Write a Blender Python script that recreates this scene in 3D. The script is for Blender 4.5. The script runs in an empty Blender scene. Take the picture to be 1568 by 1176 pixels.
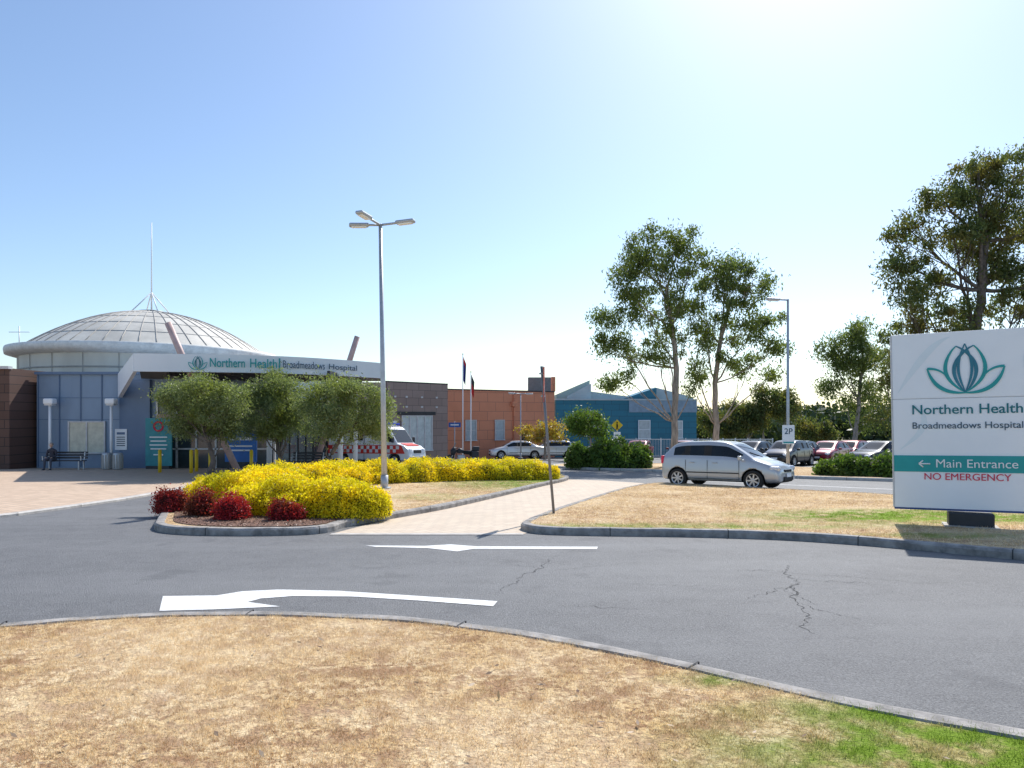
import bpy, math, random, bmesh
import numpy as np
from mathutils import Vector, Matrix, noise as mnoise
rnd=random.Random(7); rng=np.random.default_rng(7)
scn=bpy.context.scene
S=.035
def gz(y): return -S*min(y,70.0)

# ------------------------------------------------------------ materials
def newmat(name):
    m=bpy.data.materials.new(name); m.use_nodes=True
    nt=m.node_tree; nt.nodes.clear()
    out=nt.nodes.new('ShaderNodeOutputMaterial')
    return m,nt,out
def N(nt,t,**k):
    n=nt.nodes.new(t)
    for a,b in k.items():
        setattr(n,a,b)
    return n
def mixc(nt,fac,a,b,blend='MIX'):
    n=nt.nodes.new('ShaderNodeMix'); n.data_type='RGBA'; n.blend_type=blend
    for i,v in ((0,fac),(6,a),(7,b)):
        if hasattr(v,'is_linked') or isinstance(v,bpy.types.NodeSocket): nt.links.new(v,n.inputs[i])
        elif i==0: n.inputs[0].default_value=v
        else: n.inputs[i].default_value=(*v[:3],1)
    return n.outputs[2]
def noisefac(nt,scale,detail=4,lo=.35,hi=.65,coord='Position',rough=.6,stretch=None):
    if coord=='Position': src=N(nt,'ShaderNodeNewGeometry').outputs['Position']
    else: src=N(nt,'ShaderNodeTexCoord').outputs['Object']
    if stretch:
        mp=N(nt,'ShaderNodeMapping'); mp.inputs['Scale'].default_value=stretch
        nt.links.new(src,mp.inputs[0]); src=mp.outputs[0]
    n=N(nt,'ShaderNodeTexNoise'); n.inputs['Scale'].default_value=scale; n.inputs['Detail'].default_value=detail
    n.inputs['Roughness'].default_value=rough
    nt.links.new(src,n.inputs['Vector'])
    r=N(nt,'ShaderNodeMapRange'); r.inputs[1].default_value=lo; r.inputs[2].default_value=hi
    nt.links.new(n.outputs[0],r.inputs[0])
    return r.outputs[0]
def mat(name,col,rough=.6,metal=0.,var=.12,scale=3.,bump=0.,bscale=40.,coat=0.,spec=.5,coord='Object',stretch=None):
    m,nt,out=newmat(name)
    p=N(nt,'ShaderNodeBsdfPrincipled')
    p.inputs['Roughness'].default_value=rough; p.inputs['Metallic'].default_value=metal
    p.inputs['Specular IOR Level'].default_value=spec
    if coat: p.inputs['Coat Weight'].default_value=coat; p.inputs['Coat Roughness'].default_value=.03
    f=noisefac(nt,scale,5,coord=coord,stretch=stretch)
    a=[c*(1-var) for c in col]; b=[min(1,c*(1+var)) for c in col]
    nt.links.new(mixc(nt,f,a,b),p.inputs['Base Color'])
    if bump:
        bf=noisefac(nt,bscale,3,0,1,coord=coord)
        bn=N(nt,'ShaderNodeBump'); bn.inputs['Strength'].default_value=bump; bn.inputs['Distance'].default_value=.02
        nt.links.new(bf,bn.inputs['Height']); nt.links.new(bn.outputs[0],p.inputs['Normal'])
    nt.links.new(p.outputs[0],out.inputs[0])
    return m
def leafmat(name,c1,c2,c3=None,transl=.4,rough=.5):
    m,nt,out=newmat(name)
    g=N(nt,'ShaderNodeNewGeometry')
    col=mixc(nt,g.outputs['Random Per Island'],c1,c2)
    if c3:
        f=noisefac(nt,.9,3,.45,.62); col=mixc(nt,f,col,c3)
    p=N(nt,'ShaderNodeBsdfPrincipled'); p.inputs['Roughness'].default_value=rough; p.inputs['Specular IOR Level'].default_value=.3
    t=N(nt,'ShaderNodeBsdfTranslucent')
    nt.links.new(col,p.inputs['Base Color'])
    br=mixc(nt,1.0,col,(1.5,1.6,.8),'MULTIPLY'); nt.links.new(br,t.inputs[0])
    mx=N(nt,'ShaderNodeMixShader'); mx.inputs[0].default_value=transl
    nt.links.new(p.outputs[0],mx.inputs[1]); nt.links.new(t.outputs[0],mx.inputs[2]); nt.links.new(mx.outputs[0],out.inputs[0])
    return m
def lawnmat(name,greens,blade=False):
    m,nt,out=newmat(name)
    f1=noisefac(nt,2.3,6,.36,.66); f2=noisefac(nt,20,5,.42,.56); f3=noisefac(nt,.55,3,.42,.62); f5=noisefac(nt,5.5,5,.50,.62)
    straw=(.70,.49,.24); pale=(.86,.69,.45); soil=(.34,.20,.11); green=(.20,.30,.035)
    if blade:
        g=N(nt,'ShaderNodeNewGeometry')
        c=mixc(nt,g.outputs['Random Per Island'],(.55,.36,.15),(1.0,.86,.60))
        c=mixc(nt,mixc(nt,.6,(0,0,0),f5),c,(.42,.26,.13))
    else:
        c=mixc(nt,f1,straw,pale); c=mixc(nt,f2,soil,c); c=mixc(nt,f5,c,(.44,.27,.16))
    fs=mixc(nt,.4,f3,(.0,.0,.0))
    c=mixc(nt,fs,c,(.86,.69,.45))
    pos=N(nt,'ShaderNodeNewGeometry').outputs['Position']
    fn=noisefac(nt,3.5,5,.40,.60)
    for (gx,gy,r,st,sx,sy) in greens:
        mp=N(nt,'ShaderNodeVectorMath',operation='SUBTRACT'); mp.inputs[1].default_value=(gx,gy,0)
        nt.links.new(pos,mp.inputs[0])
        ml=N(nt,'ShaderNodeVectorMath',operation='MULTIPLY'); ml.inputs[1].default_value=(sx,sy,0)
        nt.links.new(mp.outputs[0],ml.inputs[0])
        ln=N(nt,'ShaderNodeVectorMath',operation='LENGTH'); nt.links.new(ml.outputs[0],ln.inputs[0])
        mr=N(nt,'ShaderNodeMapRange'); mr.inputs[1].default_value=r; mr.inputs[2].default_value=r*.35
        mr.inputs[3].default_value=0; mr.inputs[4].default_value=st
        nt.links.new(ln.outputs[1],mr.inputs[0])
        ad=N(nt,'ShaderNodeMath',operation='MULTIPLY'); nt.links.new(mr.outputs[0],ad.inputs[0])
        sc=N(nt,'ShaderNodeMath',operation='ADD'); sc.inputs[1].default_value=.32; nt.links.new(fn,sc.inputs[0])
        nt.links.new(sc.outputs[0],ad.inputs[1])
        cl=N(nt,'ShaderNodeClamp'); nt.links.new(ad.outputs[0],cl.inputs[0])
        c=mixc(nt,cl.outputs[0],c,green)
    if blade:
        p=N(nt,'ShaderNodeBsdfDiffuse'); nt.links.new(c,p.inputs[0])
        t=N(nt,'ShaderNodeBsdfTranslucent'); nt.links.new(c,t.inputs[0])
        mx=N(nt,'ShaderNodeMixShader'); mx.inputs[0].default_value=.5
        nt.links.new(p.outputs[0],mx.inputs[1]); nt.links.new(t.outputs[0],mx.inputs[2]); nt.links.new(mx.outputs[0],out.inputs[0])
    else:
        p=N(nt,'ShaderNodeBsdfPrincipled'); p.inputs['Roughness'].default_value=.95; p.inputs['Specular IOR Level'].default_value=.1
        nt.links.new(c,p.inputs['Base Color'])
        bf=noisefac(nt,45,4,0,1); bn=N(nt,'ShaderNodeBump'); bn.inputs['Strength'].default_value=.9; bn.inputs['Distance'].default_value=.03
        nt.links.new(bf,bn.inputs['Height']); nt.links.new(bn.outputs[0],p.inputs['Normal'])
        nt.links.new(p.outputs[0],out.inputs[0])
    return m
def asphaltmat():
    m,nt,out=newmat('asphalt')
    p=N(nt,'ShaderNodeBsdfPrincipled'); p.inputs['Specular IOR Level'].default_value=.4
    f1=noisefac(nt,.35,5,.35,.65); f2=noisefac(nt,70,3,.35,.65,rough=.8); f3=noisefac(nt,3,6,.3,.7)
    c=mixc(nt,f1,(.110,.109,.114),(.160,.158,.160))
    c=mixc(nt,.66,c,mixc(nt,f2,(.04,.04,.043),(.32,.32,.315)))
    c=mixc(nt,.25,c,mixc(nt,f3,(.07,.07,.075),(.20,.20,.20)))
    f4=noisefac(nt,.6,3,.45,.75,stretch=(.25,1.6,1)); c=mixc(nt,mixc(nt,.5,(0,0,0),f4),c,(.23,.23,.23))
    f6=noisefac(nt,1.1,4,.60,.66); c=mixc(nt,mixc(nt,.35,(0,0,0),f6),c,(.075,.075,.08))
    nt.links.new(c,p.inputs['Base Color'])
    p.inputs['Roughness'].default_value=.68
    bn=N(nt,'ShaderNodeBump'); bn.inputs['Strength'].default_value=1.; bn.inputs['Distance'].default_value=.012
    nt.links.new(noisefac(nt,80,3,0,1),bn.inputs['Height']); nt.links.new(bn.outputs[0],p.inputs['Normal'])
    nt.links.new(p.outputs[0],out.inputs[0]); return m
def brickmat(name,c1,c2,cm,scale,bw=.5,rh=.25,rot=0.,mortar=.02,bump=.3,axes=None,rough=.8):
    m,nt,out=newmat(name)
    p=N(nt,'ShaderNodeBsdfPrincipled'); p.inputs['Roughness'].default_value=rough
    pos=N(nt,'ShaderNodeNewGeometry').outputs['Position'] if axes!='obj' else N(nt,'ShaderNodeTexCoord').outputs['Object']
    if axes in('xz','obj'):
        sp=N(nt,'ShaderNodeSeparateXYZ'); cb=N(nt,'ShaderNodeCombineXYZ'); nt.links.new(pos,sp.inputs[0])
        nt.links.new(sp.outputs[0],cb.inputs[0]); nt.links.new(sp.outputs[2],cb.inputs[1]); pos=cb.outputs[0]
    mp=N(nt,'ShaderNodeMapping'); mp.inputs['Rotation'].default_value=(0,0,rot); nt.links.new(pos,mp.inputs[0])
    b=N(nt,'ShaderNodeTexBrick'); b.inputs['Scale'].default_value=scale
    b.inputs['Color1'].default_value=(*c1,1); b.inputs['Color2'].default_value=(*c2,1); b.inputs['Mortar'].default_value=(*cm,1)
    b.inputs['Mortar Size'].default_value=mortar; b.inputs['Brick Width'].default_value=bw; b.inputs['Row Height'].default_value=rh
    nt.links.new(mp.outputs[0],b.inputs['Vector'])
    f=noisefac(nt,1.2,4,.3,.7)
    c=mixc(nt,mixc(nt,.25,(0,0,0),f),b.outputs[0],[x*.6 for x in c1])
    nt.links.new(c,p.inputs['Base Color'])
    nt.links.new(p.outputs[0],out.inputs[0]); return m
def glassmat(name,col=(.03,.04,.045),rough=.08,spec=.8):
    return mat(name,col,rough,0,.2,1.5,spec=spec)

M_asph=asphaltmat()
M_kerb=mat('kerb_stone',(.30,.28,.26),.85,0,.35,6,.5,30,coord='Position')
M_kerbl=mat('kerb_concrete',(.52,.49,.45),.85,0,.15,6,.3,30,coord='Position')
M_white=mat('road_paint',(.78,.78,.76),.6,0,.14,18,.3,80,coord='Position')
M_crack=mat('crack',(.045,.045,.045),.9)
M_pave=brickmat('pavers',(.66,.49,.35),(.55,.40,.28),(.38,.30,.23),1.0,.4,.2,.6,.012)
M_pave2=brickmat('path_pavers',(.70,.58,.44),(.62,.50,.38),(.46,.38,.30),1.0,.3,.15,-.8,.010)
M_mulch=mat('mulch',(.20,.11,.075),.95,0,.5,14,.8,60,coord='Position')
G1=[(2.75,2.95,1.35,1.2,.6,1.2),(3.6,2.4,1.7,1.3,1,1),(1.45,3.98,.34,.9,.5,1.6),(2.1,3.45,.5,.9,.7,1.4)]
G2=[(7.6,12.6,2.0,1.1,.5,1.3),(3.0,11.1,.55,.6,.12,1.),(6.3,10.0,.5,.5,.3,1.2)]
M_lawn=lawnmat('dry_lawn',G1); M_blade=lawnmat('dry_blades',G1,True)
M_lawn2=lawnmat('dry_lawn_b',G2); M_blade2=lawnmat('dry_blades_b',G2,True)
M_lawn3=lawnmat('dry_lawn_c',[(.8,23,2.5,.8,.6,.5),(-2,17,1.5,.4,1,1)]); M_blade3=lawnmat('dry_blades_c',[(.8,23,2.5,.8,.6,.5)],True)
M_steel=mat('galvanised_steel',(.50,.52,.54),.45,.5,.1,5)
M_dark=mat('dark_metal',(.04,.04,.045),.5,.2)
M_black=mat('black_rubber',(.02,.02,.02),.8)
M_alloy=mat('alloy',(.60,.61,.63),.3,.6)
M_glass=glassmat('car_glass',(.012,.016,.018),.05,.45)
M_wglass=glassmat('window_glass',(.05,.07,.08),.1)
M_panelw=mat('sign_white',(.92,.94,.96),.45,0,.02,1.5)
M_teal=mat('sign_teal',(.015,.34,.34),.5,0,.05)
M_tealtxt=mat('text_teal',(.008,.17,.20),.5,0,.05)
M_txtdk=mat('text_dark',(.03,.08,.13),.5,0,.05)
M_txtw=mat('text_white',(.88,.88,.88),.5,0,.02)
M_red=mat('sign_red',(.68,.02,.07),.5,0,.05)
M_pale=mat('sign_pale',(.80,.87,.90),.45,0,.02)
M_yel=mat('yellow_paint',(.80,.55,.02),.5,0,.08)
M_bark=mat('bark',(.36,.30,.25),.9,0,.4,4,.6,15,coord='Position',stretch=(3,3,.5))
M_barkd=mat('dark_bark',(.15,.12,.10),.9,0,.4,6,.6,20,coord='Position')
M_leafE=leafmat('gum_leaves',(.07,.11,.03),(.22,.26,.10),(.16,.19,.045),.42)
M_leafE2=leafmat('gum_leaves_dark',(.055,.085,.03),(.17,.20,.07),(.20,.17,.055),.4)
M_leafO=leafmat('olive_leaves',(.11,.15,.06),(.34,.38,.21),(.20,.23,.06),.42)
M_leafY=leafmat('golden_leaves',(.68,.50,.01),(.95,.76,.03),(.58,.50,.02),.45)
M_leafR=leafmat('red_leaves',(.24,.008,.02),(.50,.04,.05),(.18,.05,.03),.38)
M_leafG=leafmat('green_leaves',(.06,.12,.025),(.17,.26,.05),(.11,.16,.03),.4)
M_leafA=leafmat('autumn_leaves',(.45,.24,.05),(.38,.34,.06),None,.4)
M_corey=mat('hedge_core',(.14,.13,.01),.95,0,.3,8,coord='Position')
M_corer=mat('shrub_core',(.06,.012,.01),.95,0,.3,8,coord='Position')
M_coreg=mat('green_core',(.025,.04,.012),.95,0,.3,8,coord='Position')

# ------------------------------------------------------------ geometry helpers
def empty(name,loc=(0,0,0),rz=0.):
    e=bpy.data.objects.new(name,None); scn.collection.objects.link(e); e.location=loc; e.rotation_euler=(0,0,rz)
    e.empty_display_size=.3; return e
def obj(name,verts,faces,m,parent=None,smooth=False):
    me=bpy.data.meshes.new(name); me.from_pydata([tuple(v) for v in verts],[],faces)
    ms=m if isinstance(m,(list,tuple)) else [m]
    for x in ms: me.materials.append(x)
    if smooth: me.polygons.foreach_set('use_smooth',[True]*len(me.polygons))
    me.update()
    o=bpy.data.objects.new(name,me); scn.collection.objects.link(o)
    if parent: o.parent=parent
    return o
def fixn(o):
    b=bmesh.new(); b.from_mesh(o.data); bmesh.ops.recalc_face_normals(b,faces=b.faces); b.to_mesh(o.data); b.free()
def bevel(o,w=.02,seg=2,ang=30):
    b=o.modifiers.new('bevel','BEVEL'); b.width=w; b.segments=seg; b.limit_method='ANGLE'; b.angle_limit=math.radians(ang); return o
def box(name,c,s,m,parent=None,bev=0.,rz=0.,rx=0.,ry=0.):
    x,y,z=[a/2 for a in s]
    v=[(-x,-y,-z),(x,-y,-z),(x,y,-z),(-x,y,-z),(-x,-y,z),(x,-y,z),(x,y,z),(-x,y,z)]
    f=[(0,3,2,1),(4,5,6,7),(0,1,5,4),(1,2,6,5),(2,3,7,6),(3,0,4,7)]
    o=obj(name,v,f,m,parent); o.location=c; o.rotation_euler=(rx,ry,rz)
    if bev: bevel(o,bev)
    return o
def tubegeo(pts,rad,sides=8,base=0):
    V=[];F=[]
    pts=[Vector(p) for p in pts]
    for i,p in enumerate(pts):
        d=(pts[min(i+1,len(pts)-1)]-pts[max(i-1,0)])
        if d.length<1e-6: d=Vector((0,0,1))
        d.normalize()
        a=Vector((0,0,1)) if abs(d.z)<.9 else Vector((1,0,0))
        u=d.cross(a).normalized(); w=d.cross(u)
        for k in range(sides):
            t=2*math.pi*k/sides
            V.append(p+(u*math.cos(t)+w*math.sin(t))*rad[i])
    n=len(pts)
    for i in range(n-1):
        for k in range(sides):
            k2=(k+1)%sides
            F.append((base+i*sides+k,base+i*sides+k2,base+(i+1)*sides+k2,base+(i+1)*sides+k))
    F.append(tuple(base+k for k in range(sides))[::-1]); F.append(tuple(base+(n-1)*sides+k for k in range(sides)))
    return V,F
def tube(name,pts,rad,m,parent=None,sides=10,smooth=True):
    if not isinstance(rad,(list,tuple)): rad=[rad]*len(pts)
    V,F=tubegeo(pts,rad,sides); o=obj(name,V,F,m,parent,smooth); return o
def lathe(name,prof,m,parent=None,segs=28,axis='z',arc=2*math.pi):
    V=[];F=[];n=len(prof)
    for k in range(segs):
        t=arc*k/segs; c,s=math.cos(t),math.sin(t)
        for r,h in prof:
            V.append((r*c,r*s,h) if axis=='z' else (r*c,h,r*s))
    for k in range(segs):
        k2=(k+1)%segs
        for i in range(n-1):
            f=(k*n+i,k2*n+i,k2*n+i+1,k*n+i+1)
            F.append(f if axis=='z' else f[::-1])
    return obj(name,V,F,m,parent,True)
def text(name,s,m,parent,cx,z,y,width,bold=0.,rz=0.,h=None):
    cu=bpy.data.curves.new(name,'FONT'); cu.body=s; cu.align_x='CENTER'; cu.align_y='CENTER'; cu.size=1; cu.extrude=.004; cu.offset=bold
    cu.materials.append(m)
    o=bpy.data.objects.new(name,cu); scn.collection.objects.link(o)
    bpy.context.view_layer.update()
    k=width/max(o.dimensions.x,.01)
    kz=k if h is None else h/max(o.dimensions.y,.01)
    o.parent=parent; o.rotation_euler=(math.radians(90),0,rz); o.scale=(k,kz,1); o.location=(cx,y,z); return o
def chaikin(p,it=2,closed=True):
    p=[Vector((a[0],a[1])) for a in p]
    for _ in range(it):
        q=[]; n=len(p)
        rng_=range(n) if closed else range(n-1)
        if not closed: q.append(p[0])
        for i in rng_:
            a,b=p[i],p[(i+1)%n]; q+=[a*.75+b*.25,a*.25+b*.75]
        if not closed: q.append(p[-1])
        p=q
    return p
def sheet(name,pts,lift,m,parent=None):
    V=[(p[0],p[1],gz(p[1])+lift) for p in pts]
    a=sum(pts[i][0]*pts[(i+1)%len(pts)][1]-pts[(i+1)%len(pts)][0]*pts[i][1] for i in range(len(pts)))
    f=list(range(len(V)));  f=f if a>0 else f[::-1]
    return obj(name,V,[tuple(f)],m,parent)
def island(name,pts,topm,kerbm,h=.12,kw=.16,it=2,topname='turf'):
    e=empty(name)
    p=chaikin(pts,it) if it else [Vector(a[:2]) for a in pts]
    n=len(p)
    a=sum(p[i].x*p[(i+1)%n].y-p[(i+1)%n].x*p[i].y for i in range(n))
    if a<0: p=p[::-1]
    def off(dist):
        q=[]
        for i in range(n):
            t=(p[(i+1)%n]-p[i-1]); t.normalize(); q.append(p[i]+Vector((-t.y,t.x))*dist)
        return q
    rings=[(p,-.05),(p,h*.72),(off(.025),h-.004),(off(.05),h),(off(kw-.01),h),(off(kw),h-.02)]
    V=[];F=[]
    for ring,z in rings:
        for q in ring:
            wob=.003*math.sin(q.x*7+q.y*5)
            V.append((q.x,q.y,gz(q.y)+z+wob))
    for r in range(len(rings)-1):
        for i in range(n):
            j=(i+1)%n; F.append((r*n+i,r*n+j,(r+1)*n+j,(r+1)*n+i))
    obj('kerb',V,F,kerbm,e,False)
    acc=0; V=[];F=[]
    o1=off(-.004); o2=off(kw-.012)
    for i in range(n):
        j=(i+1)%n; d=(p[j]-p[i]); L=d.length
        while acc<L:
            t=acc/L; A=o1[i].lerp(o1[j],t); B_=o2[i].lerp(o2[j],t); u=d.normalized()*.006
            b=len(V)
            for q,z in((A,.0),(A,h+.003),(B_,h+.003)):
                V+=[(q.x-u.x,q.y-u.y,gz(q.y)+z),(q.x+u.x,q.y+u.y,gz(q.y)+z)]
            F+=[(b,b+1,b+3,b+2),(b+2,b+3,b+5,b+4)]
            acc+=1.8
        acc-=L
    obj('kerb_joints',V,F,M_crack,e)
    q=off(kw-.02); sheet(topname,q,h-.012,topm,e)
    return e,[(v.x,v.y) for v in off(kw-.045)]
def pip(poly,P):
    x,y=P[:,0],P[:,1]; c=np.zeros(len(P),bool); n=len(poly)
    for i in range(n):
        x1,y1=poly[i];x2,y2=poly[i-1]
        if y1==y2: continue
        k=((y1>y)!=(y2>y))&(x<(x2-x1)*(y-y1)/(y2-y1)+x1); c^=k
    return c
def rawmesh(name,V,nper,m,parent):
    n=len(V)//nper
    me=bpy.data.meshes.new(name)
    me.vertices.add(len(V)); me.vertices.foreach_set('co',np.asarray(V,np.float32).ravel())
    me.loops.add(n*nper); me.loops.foreach_set('vertex_index',np.arange(n*nper,dtype=np.int32))
    me.polygons.add(n); me.polygons.foreach_set('loop_start',np.arange(0,n*nper,nper,dtype=np.int32))
    me.materials.append(m); me.update(calc_edges=True)
    o=bpy.data.objects.new(name,me); scn.collection.objects.link(o); o.parent=parent; return o
def blades(name,poly,x0,x1,y0,y1,n,hmin,hmax,w,m,parent,lift=.10,csd=.035,frac=.7,per=22):
    P=np.column_stack([rng.uniform(x0,x1,n),rng.uniform(y0,y1,n)])
    c=np.column_stack([rng.uniform(x0,x1,n//per),rng.uniform(y0,y1,n//per)])
    idx=rng.integers(0,len(c),n); half=rng.random(n)<frac
    P[half]=c[idx[half]]+rng.normal(0,csd,(half.sum(),2))
    hs=np.where(half,1.25,.7)
    k=pip(poly,P); P=P[k]; hs=hs[k]; n=len(P)
    a=rng.uniform(0,math.pi*2,n); h=rng.uniform(hmin,hmax,n)*hs; lean=rng.uniform(.2,1.3,n)*h; la=rng.uniform(0,math.pi*2,n)
    z=-S*P[:,1]+lift
    b=np.column_stack([P,z-.005]); s=np.column_stack([np.cos(a)*w,np.sin(a)*w,np.zeros(n)])
    t=np.column_stack([P[:,0]+np.cos(la)*lean,P[:,1]+np.sin(la)*lean,z+h])
    V=np.stack([b-s,b+s,t],1).reshape(-1,3)
    return rawmesh(name,V,3,m,parent)
def leaves(name,C,l,w,m,parent,droop=0.,up=0.,flat=1.):
    n=len(C); d=rng.normal(0,1,(n,3)); d[:,2]*=flat; d[:,2]-=droop; d[:,2]+=up; d/=np.linalg.norm(d,axis=1)[:,None]
    r=rng.normal(0,1,(n,3))
    if flat<1: r=np.tile(np.array([0,0,1.]),(n,1))+rng.normal(0,.25,(n,3))
    s=np.cross(d,r); s/=np.linalg.norm(s,axis=1)[:,None]
    k=rng.uniform(.6,1.3,n)[:,None]
    V=np.stack([C-d*l*k/2,C+s*w*k/2,C+d*l*k/2,C-s*w*k/2],1).reshape(-1,3)
    return rawmesh(name,V,4,m,parent)

# ------------------------------------------------------------ ground + roads
ys=[-60,-10,0,20,40,60,70,75,100,200,500,1500,6000];xs=[-6000,-1500,-400,-100,-40,0,40,100,400,1500,6000]
V=[(x,y,gz(y)-.012) for y in ys for x in xs]
nx=len(xs)
F=[(j*nx+i,j*nx+i+1,(j+1)*nx+i+1,(j+1)*nx+i) for j in range(len(ys)-1) for i in range(nx-1)]
M_land=mat('dry_land',(.26,.25,.14),.95,0,.35,.05,coord='Position')
obj('ground',V,F,M_land)
sheet('road',[(-70,-12),(70,-12),(70,69.5),(-70,69.5)],0.0,M_asph)

verge_pts=[(-14,2),(-8,4.2),(-5.2,4.95),(-3.89,5.18),(-3.30,5.43),(-2.57,5.56),(-1.78,5.56),(-.956,5.43),(-.474,5.27),(.077,5.02),(.524,4.72),(.919,4.445),(1.262,4.175),(1.558,3.914),(1.829,3.703),(2.076,3.522),(2.467,3.289),(3.2,2.8),(5,1.6),(8,-1),(8,-7),(-14,-7)]
e,poly=island('grass_verge',verge_pts,M_lawn,M_kerb,.12,.15,2)
blades('grass_blades',poly,-5.2,3.2,2.3,5.6,340000,.008,.034,.0024,M_blade,e,csd=.030,per=34,frac=.8)
P=np.column_stack([rng.uniform(-5,3,220),rng.uniform(2.4,5.5,220)]); P=P[pip(poly,P)]
leaves('leaf_litter',np.column_stack([P,-S*P[:,1]+.13]),.05,.016,leafmat('litter',(.55,.42,.30),(.16,.09,.05),None,.1),e,flat=.2)
right_pts=[(.12,11.75),(.20,11.16),(.55,10.85),(1.70,10.7),(2.71,10.63),(4.02,10.35),(4.88,9.89),(5.52,9.36),(6.05,8.83),(6.41,8.54),(8,7),(10,4.5),(15,3),(18,10),(13.5,14),(11.7,15.6),(10,17.5),(9.2,18.6),(7.95,19.5),(6.9,20.8),(5.25,22.6),(4.7,22.8),(3.5,20.8),(1.94,16.8),(1.05,14.5)]
e,poly=island('lawn',right_pts,M_lawn2,M_kerb,.12,.16,2)
blades('grass_blades',poly,0,14,8,22,170000,.012,.045,.006,M_blade2,e,csd=.06,per=20)
isl=[(-6.35,12.2),(-5.9,11.2),(-5.10,10.78),(-3.93,10.7),(-2.95,10.93),(-2.9,11.9),(-2.29,13.0),(-1.23,15.3),(.98,22.3),(2.15,25.5),(2.3,28),(-1,28.5),(-5.5,27),(-9.2,22.5),(-9.1,19),(-7.7,15.2)]
e,poly=island('garden_bed',isl,M_lawn3,M_kerb,.12,.16,2)
blades('grass_blades',poly,-7,2,12,26,90000,.012,.04,.008,M_blade3,e,csd=.06)
mul=chaikin([(-6.1,12.3),(-5.7,11.5),(-5.0,11.05),(-3.9,10.95),(-3.15,11.15),(-3.05,11.9),(-2.3,12.9),(-3.2,14.2),(-5,15.5),(-6.3,18),(-8.6,19),(-7.5,15.3)],2)
sheet('mulch',mul,.120,M_mulch,e)
P=np.column_stack([rng.uniform(-7,-2.4,9000),rng.uniform(11,15,9000)]); P=P[pip([(v.x,v.y) for v in mul],P)]
leaves('mulch_chips',np.column_stack([P,-S*P[:,1]+.128]),.05,.02,leafmat('chips',(.30,.16,.10),(.10,.05,.035),None,.0),e,flat=.3)
sheet('path',[(-2.9,10.95),(.2,10.95),(1.1,13.7),(3.6,20.2),(5.2,23.2),(3.4,25.6),(1.8,26.5),(.2,21),(-2.3,13.2)],.004,M_pave2)
sheet('path_edging',[(-2.9,10.83),(.18,10.83),(.18,11.0),(-2.9,11.0)],.008,M_kerbl)
pl=[(-9.9,13.2),(-9.75,14.9),(-9.67,17.3),(-10.0,20.2),(-10.5,22.6),(-11.2,26),(-12,33),(-12.5,40),(-12.5,44),(-60,44),(-60,5),(-18,5.2),(-13,8.3),(-10.8,11.2)]
e,poly=island('plaza_paving',pl,M_pave,M_kerbl,.06,.18,1,'pavers')
st=[(2.2,36),(6.8,32.6),(10.9,26.8),(14,24.7),(20,20),(26,16),(30,18),(24,25),(18,31),(14,39),(8,43),(2.5,42)]
e,poly=island('planting_strip',st,M_lawn3,M_kerbl,.12,.2,2)
# paint
arrow=[(-3.36,6.57),(-2.85,6.60),(-2.68,6.78),(-2.34,6.86),(-1.73,6.80),(-.92,6.58),(-.135,6.36),(-.17,6.17),(-.885,6.39),(-1.53,6.55),(-2.11,6.57),(-2.38,6.47),(-2.45,6.33),(-2.09,6.16),(-2.65,6.05),(-3.10,6.0)]
sheet('lane_arrow_marking',arrow,.004,M_white)
sheet('lane_arrow_marking',[(-2.09,9.74),(-1.245,9.70),(-.887,9.84),(-.50,9.66),(1.21,9.62),(1.17,9.42),(-.53,9.44),(-.74,9.22),(-1.17,9.50),(-1.92,9.61)],.004,M_white)
def strip(name,pts,w,lift,m,parent=None):
    V=[];F=[]
    for i,p in enumerate(pts):
        a=Vector(pts[max(i-1,0)][:2]);b=Vector(pts[min(i+1,len(pts)-1)][:2]); t=(b-a).normalized(); nn=Vector((-t.y,t.x))
        ww=w(i/(len(pts)-1)) if callable(w) else w
        for s in(-1,1):
            q=Vector(p[:2])+nn*s*ww/2; V.append((q.x,q.y,gz(q.y)+lift))
    for i in range(len(pts)-1): F.append((2*i,2*i+1,2*i+3,2*i+2))
    return obj(name,V,F,m,parent)
strip('road_line_marking',[(7.2,25.2),(9.2,23.2),(12.5,20.2),(17,16.6)],.12,.004,M_white)
cr=empty('road_cracks')
def crack(p,q,w,n=26,amp=.06):
    pts=[]
    off=0
    for i in range(n+1):
        t=i/n; off=off*.7+rnd.uniform(-amp,amp); d=Vector((q[0]-p[0],q[1]-p[1])); nn=Vector((-d.y,d.x)).normalized()
        pts.append((p[0]+d.x*t+nn.x*off,p[1]+d.y*t+nn.y*off))
    strip('crack',pts,lambda t:w*(.2+rnd.random())*(1-.6*abs(2*t-1)),.003,M_crack,cr); return pts
c1=crack((3.35,8.2),(2.3,5.3),.014,60,.05)
crack(c1[15],(3.9,7.1),.009,30,.04); crack(c1[24],(2.2,6.5),.009,30,.04); crack(c1[40],(2.9,5.7),.008,30,.03); crack(c1[8],(2.6,7.9),.008,30,.04); crack(c1[30],(2.75,6.2),.008,20,.03); crack(c1[18],(2.7,6.6),.007,30,.04)
c2=crack((-.15,6.75),(.6,8.9),.012,50,.04); crack(c2[24],(1.3,8.3),.008,30,.04); crack((.45,6.2),(1.15,6.05),.008,30,.03); crack((.9,7.2),(2.2,7.0),.006,40,.03)
crack((2.6,7.9),(6.0,6.6),.007,60,.04); crack(c2[30],(-.3,8.4),.007,30,.03)

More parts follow.
